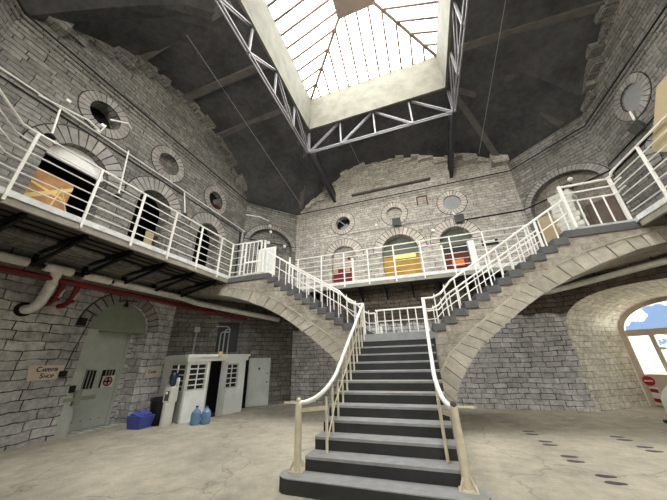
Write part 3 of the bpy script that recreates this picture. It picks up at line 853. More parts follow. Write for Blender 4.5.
# ------------------------------------------------------------------ stair railings
def zmain(y): return RISE * (1 + (y - Y0S) / TM)
def main_rail(side):
    left = side < 0
    r = thing('stair_railing', 'cream and white handrail up the %s side of the main flight, with newel post' % ('left' if left else 'right'), 'railing', (-1.62 if left else .04, 5.6, 0), 'railings of the main flight')
    xb = -1.60 if left else .03; xn = -1.96 if left else .20; yn = 4.05; zt = .985; out = -.24 if left else .24
    sg = -1 if left else 1
    b0, b1, b2 = Vector((xn, yn, zt)), Vector((xb + sg * .02, yn + .02, zt + .0)), Vector((xb, yn + .72, zt + .34))
    path = [b0 * (1 - t) ** 2 + b1 * 2 * t * (1 - t) + b2 * t * t for t in [q / 9 for q in range(10)]] + [(xb + .03, 7.15, 2.93), (xb + .03, 7.27, 3.0)]
    MB().tube(path, .033, 10).build('handrail', M['white_paint'], r, True)
    MB().bar((xn + out, yn, zt), (xn - sg * .05, yn, zt), .05, .02).build('newel_arm', M['cream_paint'], r)
    m = MB(); m.lathe([(.052, RISE), (.05, .6), (.046, zt)], (xn, yn, 0), 14); nw_ = m.build('newel_post', M['cream_paint'], r, True)
    MB().ball((xn, yn, zt + .03), .04).build('finial', M['cream_paint'] if left else M['lamp_grey'], nw_, True)
    m = MB(); m.box(xn - .1, xn + .1, yn - .1, yn + .1, RISE, RISE + .015)
    for a in (0, 90, 180, 270):
        c_, s__ = cos(radians(a + 45)), sin(radians(a + 45))
        m.bar((xn + c_ * .12, yn + s__ * .12, RISE + .015), (xn + c_ * .05, yn + s__ * .05, RISE + .12), .015, .03)
    m.build('newel_foot', M['cream_paint'], nw_)
    MB().bar((xn, yn + .02, zt - .1), (xb, yn + .3, zt - .1), .02, .055).build('tie_bar', M['cream_paint'], r)
    for k in range(2, 14):
        y = Y0S + (k - 1) * TM + (.2 if k < 13 else .1)
        zb = k * RISE
        if y < yn + .72: ztp = zt + .34 * max(0, (y - yn) / .72) ** 1.7
        else:
            f = (y - yn - .72) / (7.15 - yn - .72); ztp = zt + .34 + (2.93 - zt - .34) * min(1, f)
        xx = xb + (.03 * max(0, (y - 5) / 2))
        MB().tube([(xx, y, zb), (xx, y, ztp)], .019 if k != 2 else .022, 7).build('baluster', M['cream_paint'], r)
    MB().tube([(xb, Y0S + TM + .2, RISE * 2 + .12), (xb, Y0S + 2 * TM + .35, RISE * 3 + .42), (xb + .02, 7.1, ZL + .42)], .012, 6).build('lower_rail', M['cream_paint'], r)
    return r
main_rail(-1); main_rail(1)
def flight_rail(sgn, y, label):
    x0, t = (RUN_R0, TR) if sgn > 0 else (RUN_L0, TL)
    xe = XTR if sgn > 0 else XTL
    r = thing('stair_railing', label, 'railing', ((x0 + xe) / 2, y, ZL), 'railings of the side flights')
    xp = .09 if sgn > 0 else -1.56
    zf = lambda x: ZL + RISE + (x - x0) * sgn / t * RISE
    h = .84
    path = [(xp, y, ZL + h), (x0 + sgn * .1, y, ZL + h), (x0 + sgn * .32, y, ZL + h + .1), (x0 + sgn * .6, y, zf(x0 + sgn * .6) + h - .12), (xe, y, zf(xe) + h - .1)]
    MB().tube(path, .028, 8).build('handrail', M['white_paint'], r, True)
    path = [(xp, y, ZL + .5), (x0 + sgn * .2, y, ZL + .52), (x0 + sgn * .5, y, zf(x0 + sgn * .5) + .34), (xe, y, zf(xe) + .36)]
    MB().tube(path, .017, 6).build('lower_rail', M['white_paint'], r, True)
    for k in range(0, 14):
        x = x0 + sgn * (t * (k - .5)) if k > 0 else xp
        z = ZL + (k if k else 0) * RISE
        zt_ = (zf(x) + h - .1) if k > 1 else ZL + h + (.1 if k else 0)
        thick = .03 if k == 0 else .017
        MB().tube([(x, y, z), (x, y, zt_)], thick, 7).build('newel_post' if k == 0 else 'baluster', M['white_paint'], r)
    MB().box(xe - .03, xe + .03, y - .03, y + .03, ZD, ZR - .05).build('head_post', M['white_paint'], r)
    return r
flight_rail(1, YS0 + .05, 'white near-side railing of the right flight of steps')
flight_rail(1, YS1 - .06, 'white far-side railing of the right flight of steps')
flight_rail(-1, YS0 + .05, 'white near-side railing of the left flight of steps')
flight_rail(-1, YS1 - .06, 'white far-side railing of the left flight of steps')
r = thing('landing_railing', 'white railing across the back of the half landing', 'railing', (-.72, YS1 - .05, ZL))
MB().tube([(RUN_L0 + .1, YS1 - .05, ZL + .92), (RUN_R0 - .1, YS1 - .05, ZL + .92)], .028, 8).build('top_rail', M['white_paint'], r, True)
MB().tube([(RUN_L0 + .1, YS1 - .05, ZL + .55), (RUN_R0 - .1, YS1 - .05, ZL + .55)], .014, 6).build('rail', M['white_paint'], r, True)
for i in range(7):
    x = RUN_L0 + .16 + i * .26
    MB().tube([(x, YS1 - .05, ZL), (x, YS1 - .05, ZL + .92)], .019, 7).build('baluster', M['white_paint'], r)
tag(MB().lathe([(.05, 0), (.05, .3), (.03, .34), (.012, .36), (.012, .46)], (-1.38, YS1 - .2, ZL), 12).build('spray_bottle', M['white_plastic'], None, True), 'small white bottle standing at left on the half landing', 'bottle')

# ------------------------------------------------------------------ right passage with the arched window
o0 = Vector((4.25, YLB, 0)); ax = Vector((.7071, .7071, 0)); bx = Vector((.7071, -.7071, 0))
def mat_frost():
    k = NT('frosted_pane')
    a = k.n('ShaderNodeBsdfTranslucent'); a.inputs[0].default_value = (.92, .90, .82, 1)
    b_ = k.n('ShaderNodeBsdfDiffuse'); b_.inputs[0].default_value = (.85, .83, .76, 1)
    mx_ = k.n('ShaderNodeMixShader'); mx_.inputs[0].default_value = .35
    k.l(a.outputs[0], mx_.inputs[1]); k.l(b_.outputs[0], mx_.inputs[2]); k.l(mx_.outputs[0], k.out.inputs[0])
    return k.m
def FP(u, v, d):       # u to the right across the passage, v up, d into the passage
    q = o0 + bx * u + ax * d
    return (q.x, q.y, v)
def sup(c, half, spring, rise, n=24, pw=.8):
    pts = []
    for i in range(n + 1):
        t = pi - pi * i / n
        cs, sn = cos(t), sin(t)
        pts.append((c + half * math.copysign(abs(cs) ** pw, cs), spring + rise * abs(sn) ** pw))
    return pts
PC = 1.93
front = [(PC - 1.93, 0)] + sup(PC, 1.93, 2.1, 1.15) + [(PC + 1.93, 0)]
back = [(PC - 1.44, 0)] + sup(PC, 1.44, 2.08, .97, pw=.95) + [(PC + 1.44, 0)]
m = MB(); V = []; U = []; Fc = []; n = len(front); J = 6; arc = 0
for i in range(n):
    if i: arc += hypot(front[i][0] - front[i - 1][0], front[i][1] - front[i - 1][1])
    for j in range(J + 1):
        t = j / J
        V.append(FP(front[i][0] + (back[i][0] - front[i][0]) * t, front[i][1] + (back[i][1] - front[i][1]) * t, 2.05 * t)); U.append((2.05 * t, arc))
for i in range(n - 1):
    for j in range(J): Fc.append((i * (J + 1) + j, i * (J + 1) + j + 1, (i + 1) * (J + 1) + j + 1, (i + 1) * (J + 1) + j))
m.add(V, Fc, U)
struct(m.build('wall_passage', M['vault']))
# face wall of the passage and its end wall
struct(MB().plate([(-.01, 0), (FLR.L, 0), (FLR.L, ZD - .2), (-.01, ZD - .2)], [[(p[0] + .0, max(.0005, p[1])) for p in front]], lambda u, v, d: FP(u, v, -d), -.1, 0).build('wall_right_corner_lower', M['stone_low']))
struct(MB().plate([(-.6, 0), (4.6, 0), (4.6, 4.2), (-.6, 4.2)], [[(p[0], max(.0005, p[1])) for p in back]], lambda u, v, d: FP(u, v, 2.1 - d), -.4, 0).build('wall_passage_end', M['vault']))
w_ += 1
wf = MB()
ins = [(PC - 1.30, .0)] + sup(PC, 1.30, 2.08, .84, pw=.95) + [(PC + 1.30, .0)]
wf.plate([(p[0], max(.001, p[1])) for p in back], [[(p[0], max(.0015, p[1])) for p in ins]], lambda u, v, d: FP(u, v, 2.12 - d), -.12, 0)
win = struct(wf.build('window_%d' % w_, plain('window_frame', (.62, .56, .50), .6)))
def wpart(name, mb, mat):
    o = mb.build(name, mat); mw = o.location.copy(); o.parent = win; o.location = mw - win.location; return o
FW = lambda u, v, d: FP(u, v, 2.14 - d)
wpart('transom', MB().box(PC - 1.31, PC + 1.31, 1.98, 2.17, -.1, .05, FW), plain('window_transom', (.80, .75, .68), .6))
wpart('mullion', MB().box(1.12, 1.23, .0, 2.0, -.08, .03, FW).box(2.63, 2.74, 0, 2.0, -.08, .03, FW), plain('window_mullion', (.80, .74, .67), .6))
wpart('glass', MB().plate([(p[0], p[1]) for p in sup(PC, 1.31, 2.1, .85, pw=.95)], [], FW, -.07, -.06), M['glass'])
wpart('glass', MB().box(1.23, 2.63, .9, 2.0, -.07, -.06, FW), M['glass'])
wpart('glazing_grid', MB().box(1.9, 1.96, .9, 2.0, -.07, -.01, FW).box(1.23, 2.63, 1.56, 1.64, -.07, -.01, FW).box(1.23, 2.63, .9, .98, -.07, -.01, FW).box(1.40, 1.44, .98, 1.56, -.07, -.03, FW).box(1.54, 1.57, .98, 1.56, -.07, -.03, FW), M['white_paint'])
wpart('glass', MB().box(.60, 1.12, .88, 2.0, -.07, -.06, FW).box(2.74, 3.26, .88, 2.0, -.07, -.06, FW), mat_frost())
wpart('lower_panel', MB().box(.62, 3.24, .0, .88, -.08, -.02, FW), plain('door_panel', (.76, .72, .65), .6))
r = thing('no_entry_sign', 'red no entry disc above red and white chevrons, beside the arched window', 'sign', FP(.62, .3, 1.95))
FS = lambda u, v, d: FP(u, v, 2.04 - d)
MB().plate(circ(.70, .70, .13, 24), [], FS, -.01, .012).build('disc', M['red_sign'], r)
MB().box(.61, .79, .68, .72, .012, .017, FS).build('bar', M['white_sign'], r)
MB().box(.64, .82, .06, .54, -.01, .006, FS).build('board', M['white_sign'], r)
for z in (.40, .14):
    MB().plate([(.645, z + .1), (.645, z + .0), (.815, z - .02), (.815, z + .08)], [], FS, .006, .01).build('stripe', M['red_sign'], r)
# sheet-draped trolley at the right edge
r = thing('draped_trolley', 'white sheet bundled over a low trolley by the arched window', 'trolley', (5.58, 9.2, 0))
m = MB(); n = 22; V = []; Fc = []
rows = [(.36, .07), (.42, .16), (.44, .30), (.42, .46), (.36, .62), (.26, .76), (.12, .84), (.01, .86)]
for j, (rr, z) in enumerate(rows):
    for i in range(n):
        t = 2 * pi * i / n
        k = 1 + .10 * sin(5 * t + j * .7) * (1 - j / 8) + .05 * sin(11 * t + 1.3 * j)
        V.append((5.58 + rr * k * cos(t), 9.2 + rr * k * sin(t) * .8, z + .02 * sin(3 * t) * (j < 2)))
for j in range(len(rows) - 1):
    for i in range(n): Fc.append((j * n + i, j * n + (i + 1) % n, (j + 1) * n + (i + 1) % n, (j + 1) * n + i))
m.add(V, Fc); m.build('sheet', M['sheet'], r, True)
m = MB().box(5.2, 5.86, 8.95, 9.45, .06, .12); m.build('base', M['black'], r)
for x, y in ((5.25, 9.0), (5.8, 9.0), (5.25, 9.4), (5.8, 9.4)):
    MB().lathe([(.05, -.02), (.05, .02)], None, 12, lambda a, b_, c, x=x, y=y: (x + a, y + c, .05 + b_)).build('caster', M['black'], r)
tag(MB().plate([(-.14, -.05), (.08, -.06), (.14, 0), (.06, .05), (-.14, .05)], [], lambda u, v, d: (5.06 + u, 9.1 + v, d), 0, .07).build('shoe', M['black'], bevel=.015), 'black shoe sticking out from under the white sheet', 'shoe')

# ------------------------------------------------------------------ lower left: door, signs, booth
NX = XL
r_c = NICHE[0]
# niche back and infill
struct(MB().box(r_c - 1.0 - YN0, r_c + 1.0 - YN0, 0, 3.6, -.7, -.52, FL).build('wall_niche_back', M['stone_low']))
door = struct(MB().box(3.98, 5.06, .02, 2.5, -.5, -.44, FL).build('door_1', M['green']))
def dpart(name, mb, mat, par=door, label=None):
    o = mb.build(name, mat); mw = o.location.copy(); o.parent = par; o.location = mw - par.location
    if label: o['label'] = label
    return o
dpart('frame', MB().box(3.72, 3.98, 0, 2.5, -.5, -.05, FL).box(5.06, 5.14, 0, 2.5, -.5, -.40, FL), M['green'])
dpart('lunette', MB().plate([(3.70, 2.48), (5.36, 2.48)] + [(4.53 + .83 * cos(pi * i / 14), 2.52 + .8 * sin(pi * i / 14)) for i in range(15)], [], FL, -.5, -.12), M['green_dark'])
for u0 in (4.12, 4.62):
    dpart('grille_opening', MB().box(u0, u0 + .34, .98, 1.44, -.45, -.435, FL), M['black'])
    dpart('grille_bars', MB().box(u0 + .09, u0 + .11, .98, 1.44, -.44, -.42, FL).box(u0 + .17, u0 + .19, .98, 1.44, -.44, -.42, FL).box(u0 + .25, u0 + .27, .98, 1.44, -.44, -.42, FL), M['green'])
dpart('lower_plate', MB().box(4.04, 5.02, .08, .9, -.445, -.43, FL), M['green'])
dpart('latch', MB().box(3.66, 4.34, .76, .84, -.06, .02, FL).box(3.86, 4.0, .66, 1.0, -.06, .03, FL), M['green_dark'])
dpart('hinge_box', MB().box(3.72, 3.82, .96, 1.12, -.06, .03, FL), M['black'])
m = MB()
for i in range(4): m.lathe([(.02, 0), (.02, .02)], None, 8, lambda a, b_, c, i=i: FL(4.2 + .22 * i + a, .22 + b_, -.43 + c))
dpart('rivets', m, M['green_dark'])
r = thing('prohibition_sign', 'white square sign with red ring on the green steel door', 'sign', FL(4.8, .9, -.42))
MB().box(4.66, 4.98, .98, 1.28, -.43, -.42, FL).build('board', M['white_sign'], r)
ring_out = circ(4.82, 1.13, .125); ring_in = circ(4.82, 1.13, .09)
MB().plate(ring_out, [ring_in], FL, -.42, -.414).build('ring', M['red_sign'], r)
MB().box(4.80, 4.84, 1.04, 1.22, -.42, -.415, FL).box(4.73, 4.91, 1.11, 1.15, -.42, -.415, FL).build('symbol', M['black'], r)

def text_mesh(body, size, F, u, v, d, mat, parent, squash=1.0, bold=0.0):
    cu = bpy.data.curves.new('lettering', 'FONT'); cu.body = body; cu.size = size; cu.extrude = .002; cu.offset = bold
    cu.align_x = 'LEFT'
    tmp = bpy.data.objects.new('tmp_text', cu); COL.objects.link(tmp)
    dg = bpy.context.evaluated_depsgraph_get(); me0 = bpy.data.meshes.new_from_object(tmp.evaluated_get(dg))
    m = MB(); m.add([F(u + p.co.x * squash, v + p.co.y, d + p.co.z) for p in me0.vertices], [tuple(f.vertices) for f in me0.polygons])
    w = max(p.co.x for p in me0.vertices) * squash
    bpy.data.objects.remove(tmp); bpy.data.meshes.remove(me0); bpy.data.curves.remove(cu)
    m.build('lettering', mat, parent)
    return w
# CARPENTER SHOP board with a chipped lower corner
r = thing('wooden_sign', 'wooden board lettered CARPENTER SHOP on the stone left of the green door', 'sign', FL(3.1, 1.3, .03))
MB().plate([(2.77, 1.615), (3.47, 1.60), (3.50, 1.44), (3.43, 1.40), (3.40, 1.335), (3.32, 1.30), (2.84, 1.285)], [], FL, 0, .025).build('board', M['sign'], r)
w = text_mesh('C', .15, FL, 2.93, 1.475, .027, M['black'], r, .9, .003)
text_mesh('ARPENTER', .10, FL, 2.93 + w + .012, 1.475, .027, M['black'], r, .62, .003)
w = text_mesh('S', .15, FL, 3.03, 1.335, .027, M['black'], r, .9, .003)
text_mesh('HOP', .10, FL, 3.03 + w + .012, 1.335, .027, M['black'], r, .9, .003)
tag(MB().tube([FL(3.44, 1.42, .05), FL(3.5, 1.9, .03), FL(3.62, 2.5, .03), FL(3.68, 2.9, .03)], .012, 6).build('door_cable', M['black']), 'thin dark cable running down the stone beside the green door', 'cable')
tag(MB().box(3.36, 3.52, 1.34, 1.47, .03, .08, FL).build('cable_box', M['black'], bevel=.02), 'small dark box on the corner of the carpenter shop board', 'box')
r = thing('wooden_sign', 'small wooden board lettered CANTEEN on the stone beside the booth', 'sign', FL(5.85, 1.15, .03))
MB().box(5.58, 6.12, 1.17, 1.49, 0, .025, FL).build('board', M['sign'], r)
w = text_mesh('C', .13, FL, 5.66, 1.29, .027, M['black'], r, .8, .003)
text_mesh('ANTEEN', .085, FL, 5.66 + w + .01, 1.29, .027, M['black'], r, .62, .003)

# the booth
Cb = Vector((-6.92, 6.60, 0)); ub = Vector((.31, .951, 0)).normalized(); nb = Vector((ub.y, -ub.x, 0))
def FBo(u, v, d):     # front: u to the right along the front, d outwards
    q = Cb + ub * u + nb * d; return (q.x, q.y, v)
def FSi(u, v, d):     # side: u from the front corner back towards the wall, d outwards (towards the camera)
    q = Cb - nb * u - ub * d; return (q.x, q.y, v)
bo = thing('guard_booth', 'white timber booth with barred windows and an open doorway', 'booth', (Cb.x - .4, Cb.y + .9, 0))
BH = 1.80
WB_ = 2.05; SB = 1.62
def paned(F, u0, u1, v0, v1, nu, nv):
    m = MB(); fr_ = .035
    m.plate([(u0, v0), (u1, v0), (u1, v1), (u0, v1)], [[(u0 + fr_, v0 + fr_), (u1 - fr_, v0 + fr_), (u1 - fr_, v1 - fr_), (u0 + fr_, v1 - fr_)]], F, -.05, .015)
    w = m.build('window_frame', M['booth_trim'], bo)
    g = MB()
    for i in range(1, nu):
        x = u0 + (u1 - u0) * i / nu; g.box(x - .012, x + .012, v0, v1, -.03, .005, F)
    for i in range(1, nv):
        z = v0 + (v1 - v0) * i / nv; g.box(u0, u1, z - .014, z + .014, -.03, .008, F)
    g.build('muntins', M['booth'], w)
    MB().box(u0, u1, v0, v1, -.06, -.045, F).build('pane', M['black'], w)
MB().plate([(0, 0), (.68, 0), (.68, BH - .2), (0, BH - .2)], [[(.06, .80), (.62, .80), (.62, 1.54), (.06, 1.54)]], FBo, -.06, 0).build('front_panel', M['booth'], bo)
MB().plate([(1.2, 0), (WB_, 0), (WB_, BH - .2), (1.2, BH - .2)], [[(1.27, .75), (1.77, .75), (1.77, 1.5), (1.27, 1.5)]], FBo, -.06, 0).build('front_panel', M['booth'], bo)
MB().plate([(.04, 0), (SB, 0), (SB, BH - .2), (.04, BH - .2)], [[(.06, .77), (1.12, .77), (1.12, 1.54), (.06, 1.54)]], FSi, -.06, 0).build('side_panel', M['booth_trim'], bo)
MB().box(0, .05, 0, BH - .2, -.02, .02, FBo).build('corner_post', M['booth_trim'], bo)
MB().box(.68, .72, 0, BH - .2, -.08, .02, FBo).box(1.15, 1.20, 0, BH - .2, -.08, .02, FBo).build('door_jamb', M['booth_trim'], bo)
paned(FBo, .06, .62, .80, 1.54, 2, 5); paned(FBo, 1.27, 1.77, .75, 1.5, 2, 5); paned(FSi, .06, 1.12, .77, 1.54, 2, 5)
MB().box(-.04, WB_ + .06, BH - .2, BH - .08, -.06, .05, FBo).box(-.06, WB_ + .1, BH - .08, BH, -.1, .09, FBo).build('fascia', M['booth'], bo)
MB().box(0, SB, BH - .2, BH - .02, -.06, .04, FSi).build('side_fascia', M['booth_trim'], bo)
MB().box(-.02, WB_ + .04, BH - .03, BH, -1.4, 0, FBo).build('roof', M['booth_trim'], bo)
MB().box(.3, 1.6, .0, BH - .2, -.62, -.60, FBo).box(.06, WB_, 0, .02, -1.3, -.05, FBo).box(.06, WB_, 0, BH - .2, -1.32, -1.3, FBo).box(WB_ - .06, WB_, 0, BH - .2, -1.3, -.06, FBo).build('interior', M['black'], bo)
m = MB(); m.box(0, .42, .04, BH - .24, -.04, 0, lambda u, v, d: FBo(1.17 + .06 * u + d, v, .02 + .55 * u)); dl = m.build('booth_door', M['booth_trim'], bo)
MB().box(.9, 1.0, BH - .1, BH + .08, .06, .14, FBo).build('fascia_block', M['yellow_wood'], bo)
# rough timber batten on the wall edge of the booth
# water cooler
r = thing('water_cooler', 'white water cooler with upturned dark blue bottle beside the booth', 'water cooler', (-7.06, 6.33, 0))
cx_, cy_ = -7.06, 6.33
MB().lathe([(.14, 0), (.145, .03), (.145, .52), (.135, .58)], (cx_, cy_, 0), 22).build('base', M['white_plastic'], r, True)
wb_ = MB().box(cx_ - .13, cx_ + .13, cy_ - .13, cy_ + .13, .56, .96).build('body', M['white_plastic'], r, bevel=.03)
MB().box(cx_ - .06, cx_ + .09, cy_ - .138, cy_ - .12, .62, .86).build('tap_recess', M['lamp_grey'], wb_)
MB().bar((cx_ + .02, cy_ - .13, .83), (cx_ + .02, cy_ - .17, .79), .03, .05).build('tap', M['white_plastic'], wb_)
MB().lathe([(.05, .96), (.06, .99), (.105, 1.04), (.11, 1.10), (.10, 1.13), (.11, 1.16), (.11, 1.25), (.08, 1.31), (.02, 1.32)], (cx_, cy_, 0), 20).build('water_bottle', M['bottle_dark'], r, True)
MB().lathe([(.04, 0), (.045, .01), (.045, .2), (.035, .22)], (cx_ + .12, cy_ + .05, .96), 14).build('cup_holder', M['white_plastic'], r, True)
def jug(x, y, label):
    r = thing('water_jug', label, 'bottle', (x, y, 0), 'blue water jugs on the floor')
    MB().lathe([(.115, 0), (.13, .02), (.13, .11), (.12, .13), (.13, .15), (.13, .24), (.12, .26), (.12, .29), (.06, .36), (.035, .38), (.035, .42)], (x, y, 0), 18).build('body', M['bottle'], r, True)
    MB().lathe([(.04, .42), (.04, .45)], (x, y, 0), 12).build('cap', M['bottle_dark'], r)
jug(-6.37, 6.66, 'blue water jug by the booth, nearer the water cooler')
jug(-6.15, 6.80, 'blue water jug by the booth, nearer the open doorway')
r = thing('trash_bin', 'round black plastic bin between the blue box and water cooler', 'bin', (-7.47, 6.42, 0))
MB().lathe([(.2, 0), (.21, .02), (.27, .62), (.29, .63), (.29, .67), (.26, .67), (.25, .6), (.19, .05)], (-7.47, 6.42, 0), 24).build('body', M['bin'], r, True)
MB().tube([(-7.47 + .275 * cos(2 * pi * i / 24), 6.42 + .275 * sin(2 * pi * i / 24), .62) for i in range(25)], .02, 6).build('rim', M['bin'], r, True)
r = thing('recycling_box', 'bright blue recycling box with a blue bag on the floor', 'box', (-7.62, 6.02, 0))
m = MB(); V = []
for z, sx, sy in ((0, .22, .17), (.3, .27, .21)):
    V += [(-7.62 + a * sx, 6.02 + b_ * sy, z) for a, b_ in ((-1, -1), (1, -1), (1, 1), (-1, 1))]
m.hexa(V); m.build('tub', M['blue_box'], r, bevel=.02)
m = MB(); n = 16; V = []; Fc = []
for j, (rr, z) in enumerate(((1.0, .28), (1.06, .33), (.7, .38), (.1, .36))):
    for i in range(n):
        t = 2 * pi * i / n; k = 1 + .08 * sin(5 * t + j)
        V.append((-7.62 + .26 * rr * k * cos(t), 6.02 + .2 * rr * k * sin(t), z + .025 * sin(3 * t + j)))
for j in range(3):
    for i in range(n): Fc.append((j * n + i, j * n + (i + 1) % n, (j + 1) * n + (i + 1) % n, (j + 1) * n + i))
m.add(V, Fc); m.build('bag', M['blue_box'], r, True)
# grey steel door in the lower corner wall
d2u = 2.87
door2 = struct(MB().box(d2u, d2u + .82, .02, 1.66, .0, .05, FLL).build('door_2', M['door_grey']))
dpart('frame', MB().box(d2u - .14, d2u - .01, 0, 1.72, 0, .03, FLL), M['dark'], door2)
dpart('door_handle', MB().box(d2u + .70, d2u + .75, .78, .82, .05, .09, FLL).box(d2u + .70, d2u + .74, 1.08, 1.12, .05, .06, FLL), M['black'], door2)
dpart('notice', MB().box(d2u + .36, d2u + .44, 1.24, 1.32, .05, .055, FLL), M['lamp_grey'], door2)
tag(MB().box(1.60, 2.36, 1.9, 2.98, 0, .03, FLL).build('recess_sheet', M['black']), 'black sheet standing in for a dark recess behind the bent conduits', 'board')  # flat black sheet: the darkness of a recess put into its colour
# bundle of bent conduits on the corner wall
for i, (u, lab) in enumerate(((1.72, 'leftmost'), (1.86, 'middle'), (2.02, 'rightmost'))):
    zt = 2.62 + .1 * i
    pts = [FLL(u, 1.75, .06), FLL(u, zt - .1, .06), FLL(u + .02, zt - .03, .06), FLL(u + .09, zt, .06), FLL(u + .3 - .1 * i, zt, .06)]
    if i == 2: pts = [FLL(u, 1.75, .06), FLL(u, zt - .12, .06), FLL(u - .04, zt - .03, .06), FLL(u - .12, zt, .06), FLL(u - .5, zt, .06)]
    tag(MB().tube(pts, .026, 8).build('bent_conduit', M['galv'], None, True), lab + ' of three bent conduits above the booth on the dark corner wall', 'conduit', 'bent conduits above the booth')
tag(MB().box(.80, .98, 2.6, 2.78, 0, .08, FLL).build('junction_box', M['galv'], bevel=.01), 'small pale junction box on the corner wall above the booth', 'box')
tag(MB().tube([FLL(.89, 2.62, .05), FLL(.87, 1.8, .05)], .026, 8).build('conduit', M['galv']), 'straight conduit dropping from the pale junction box to the booth', 'conduit')

# pipes along the left wall under the gallery
ZP = 3.70; XP = -8.02; YPE = 7.2
for i, (y0, y1, lab) in enumerate(((-.2, 2.86, 'white insulated pipe section at the left edge under the gallery'), (3.9, 4.52, 'short white insulated pipe section right of the red risers'), (4.6, 10.1, 'long white insulated pipe running under the left gallery to the corner'))):
    r = thing('insulated_pipe', lab, 'pipe', (XP, (y0 + y1) / 2, ZP), 'white insulated pipe sections under the gallery')
    MB().tube(([(XP, y0, ZP), (XP, y1, ZP)] if y1 < 9 else [(XP, y0, ZP), (XP, 6.9, ZP), FLL(.75, 3.62, .22), FLL(3.9, 3.12, .22)]), .095, 14).build('jacket', M['insul'], r, True)
    m = MB()
    for y in ([y0 + .3, y1 - .3] if 1 < y1 - y0 < 4 else [y0 + .3, 6.5] if y1 > 9 else [y0 + .2]): m.tube([(XP, y, ZP), (XP, y, ZD - .2)], .012, 6)
    m.build('hanger', M['iron'], r)
tag(MB().tube([(XP, -.2, ZP), (XP, 7.0, ZP)], .045, 8).build('steel_pipe', M['iron']), 'dark bare pipe showing between the insulated sections', 'pipe')
r = thing('insulated_pipe', 'white insulated pipe over the right passage arch under the stair vault', 'pipe', (5.0, 9.4, 3.4), 'white insulated pipe sections under the gallery')
MB().tube([(2.2, 10.2, 3.28), (4.1, 10.2, 3.42), FLR(.5, 3.46, .2), FLR(3.2, 3.66, .2)], .085, 12).build('jacket', M['insul'], r, True)
m = MB()
for q in ((3.0, 10.2, 3.34), FLR(1.2, 3.5, .2), FLR(2.4, 3.6, .2)): m.tube([q, (q[0], q[1], ZD - .2)], .014, 6)
m.build('hanger', M['iron'], r)
r = thing('insulated_elbow', 'fat white insulated pipe bending out of the wall into a tee', 'pipe', (XL + .2, 3.4, 2.8), 'white insulated pipe sections under the gallery')
MB().tube([FL(2.32, 2.80, -.1), FL(2.36, 2.80, .12), FL(2.41, 2.86, .22), FL(2.45, 2.98, .25), FL(2.44, 3.2, .36), FL(2.40, 3.70, .57)], .105, 14).build('riser', M['insul'], r, True)
MB().tube([(XP, 3.14, ZP), (XP, 3.66, ZP)], .1, 14).build('tee', M['insul'], r, True)
MB().tube([FL(2.32, 2.80, 0.0), FL(2.32, 2.80, .03)], .16, 18).build('wall_collar', M['iron'], r)
m = MB()
for i in range(4): m.box(2.50 + .012 * i, 2.55 + .012 * i, 3.12 + .09 * i, 3.18 + .09 * i, .33, .346, FL)
m.build('label', M['yellow_wood'], r)
r = thing('sprinkler_main', 'dark red pipe with two risers under the left gallery', 'pipe', (XL + .15, 5, 3.6))
MB().tube([(XP - .06, -.2, 3.48), (XP - .06, 6.9, 3.48), FLL(.75, 3.40, .16), FLL(2.6, 3.1, .16)], .06, 10).build('main', M['red_pipe'], r, True)
for y in (3.72, 4.02):
    MB().tube([FL(y - YN0 - .12, 3.48, .5), FL(y - YN0 - .04, 3.3, .32), FL(y - YN0 - .03, 3.08, .2), FL(y - YN0 - .08, 2.98, .14), FL(y - YN0 - .12, 2.96, -.05)], .062, 10).build('riser', M['red_pipe'], r, True)
    MB().tube([FL(y - YN0 - .02, 3.12, .2), FL(y - YN0 - .03, 3.06, .2)], .085, 10).build('flange', M['red_pipe'], r, True)
    m = MB()
    for i in range(7): m.box(y - YN0 - .04 + .004 * i, y - YN0 + .01 + .004 * i, 3.12 + .028 * i, 3.138 + .028 * i, .275 + .015 * i, .292 + .015 * i, FL)
    m.build('label', M['white_sign'], r)
tag(MB().tube([FL(3.26, 3.4, .12), FL(3.36, 3.42, .2), FL(3.36, 3.32, .2)], .015, 6).build('valve_handle', M['galv']), 'small bright valve handle beside the red risers', 'valve')
r = thing('wall_lamp', 'small dark lamp on a bracket over the green door arch', 'lamp', FL(4.3, 3.15, .1))
MB().tube([FL(4.2, 3.34, .0), FL(4.3, 3.34, .25), FL(4.6, 3.36, .28)], .018, 6).build('arm', M['iron'], r)
MB().lathe([(.05, 0), (.06, .06), (.03, .14), (.015, .18)], FL(4.32, 3.16, .24), 12).build('head', M['black'], r, True)
tag(MB().box(3.40, 3.56, 2.55, 2.75, 0, .08, FL).build('switch_box', M['black'], bevel=.01), 'black switch box on the stone left of the green door arch', 'box')

# ------------------------------------------------------------------ gallery door fillings
def top(o, label, cat, group=None): return tag(o, label, cat, group)
# left gallery, first doorway
top(MB().plate([(p[0], p[1]) for p in arch(3.22 - YN0, .72, 6.84, 6.86, .56)], [], FL, -.3, -.22).build('fanlight_board', M['white_paint']), 'white arched board filling the head of the first left doorway', 'board')
r = thing('plywood_sheet', 'orange plywood sheet with pale battens leaning in the first left doorway', 'board', FL(1.95, ZD, -.25))
MB().box(1.52, 2.36, ZD, 6.32, -.28, -.25, FL).build('sheet', M['plywood'], r)
MB().plate([(1.52, 5.5), (1.6, 5.42), (2.36, 6.1), (2.36, 6.22)], [], FL, -.25, -.23).build('batten', M['yellow_wood'], r)
MB().plate([(1.52, 5.95), (1.58, 5.88), (2.3, 5.72), (2.3, 5.8)], [], FL, -.25, -.235).build('batten', M['yellow_wood'], r)
top(MB().tube([FL(2.4, 5.3, -.1), FL(2.02, 5.9, .1), FL(1.86, 5.2, .4)], .02, 6).build('yellow_pole', M['yellow_wood']), 'thin pale pole leaning by the plywood sheet', 'pole')
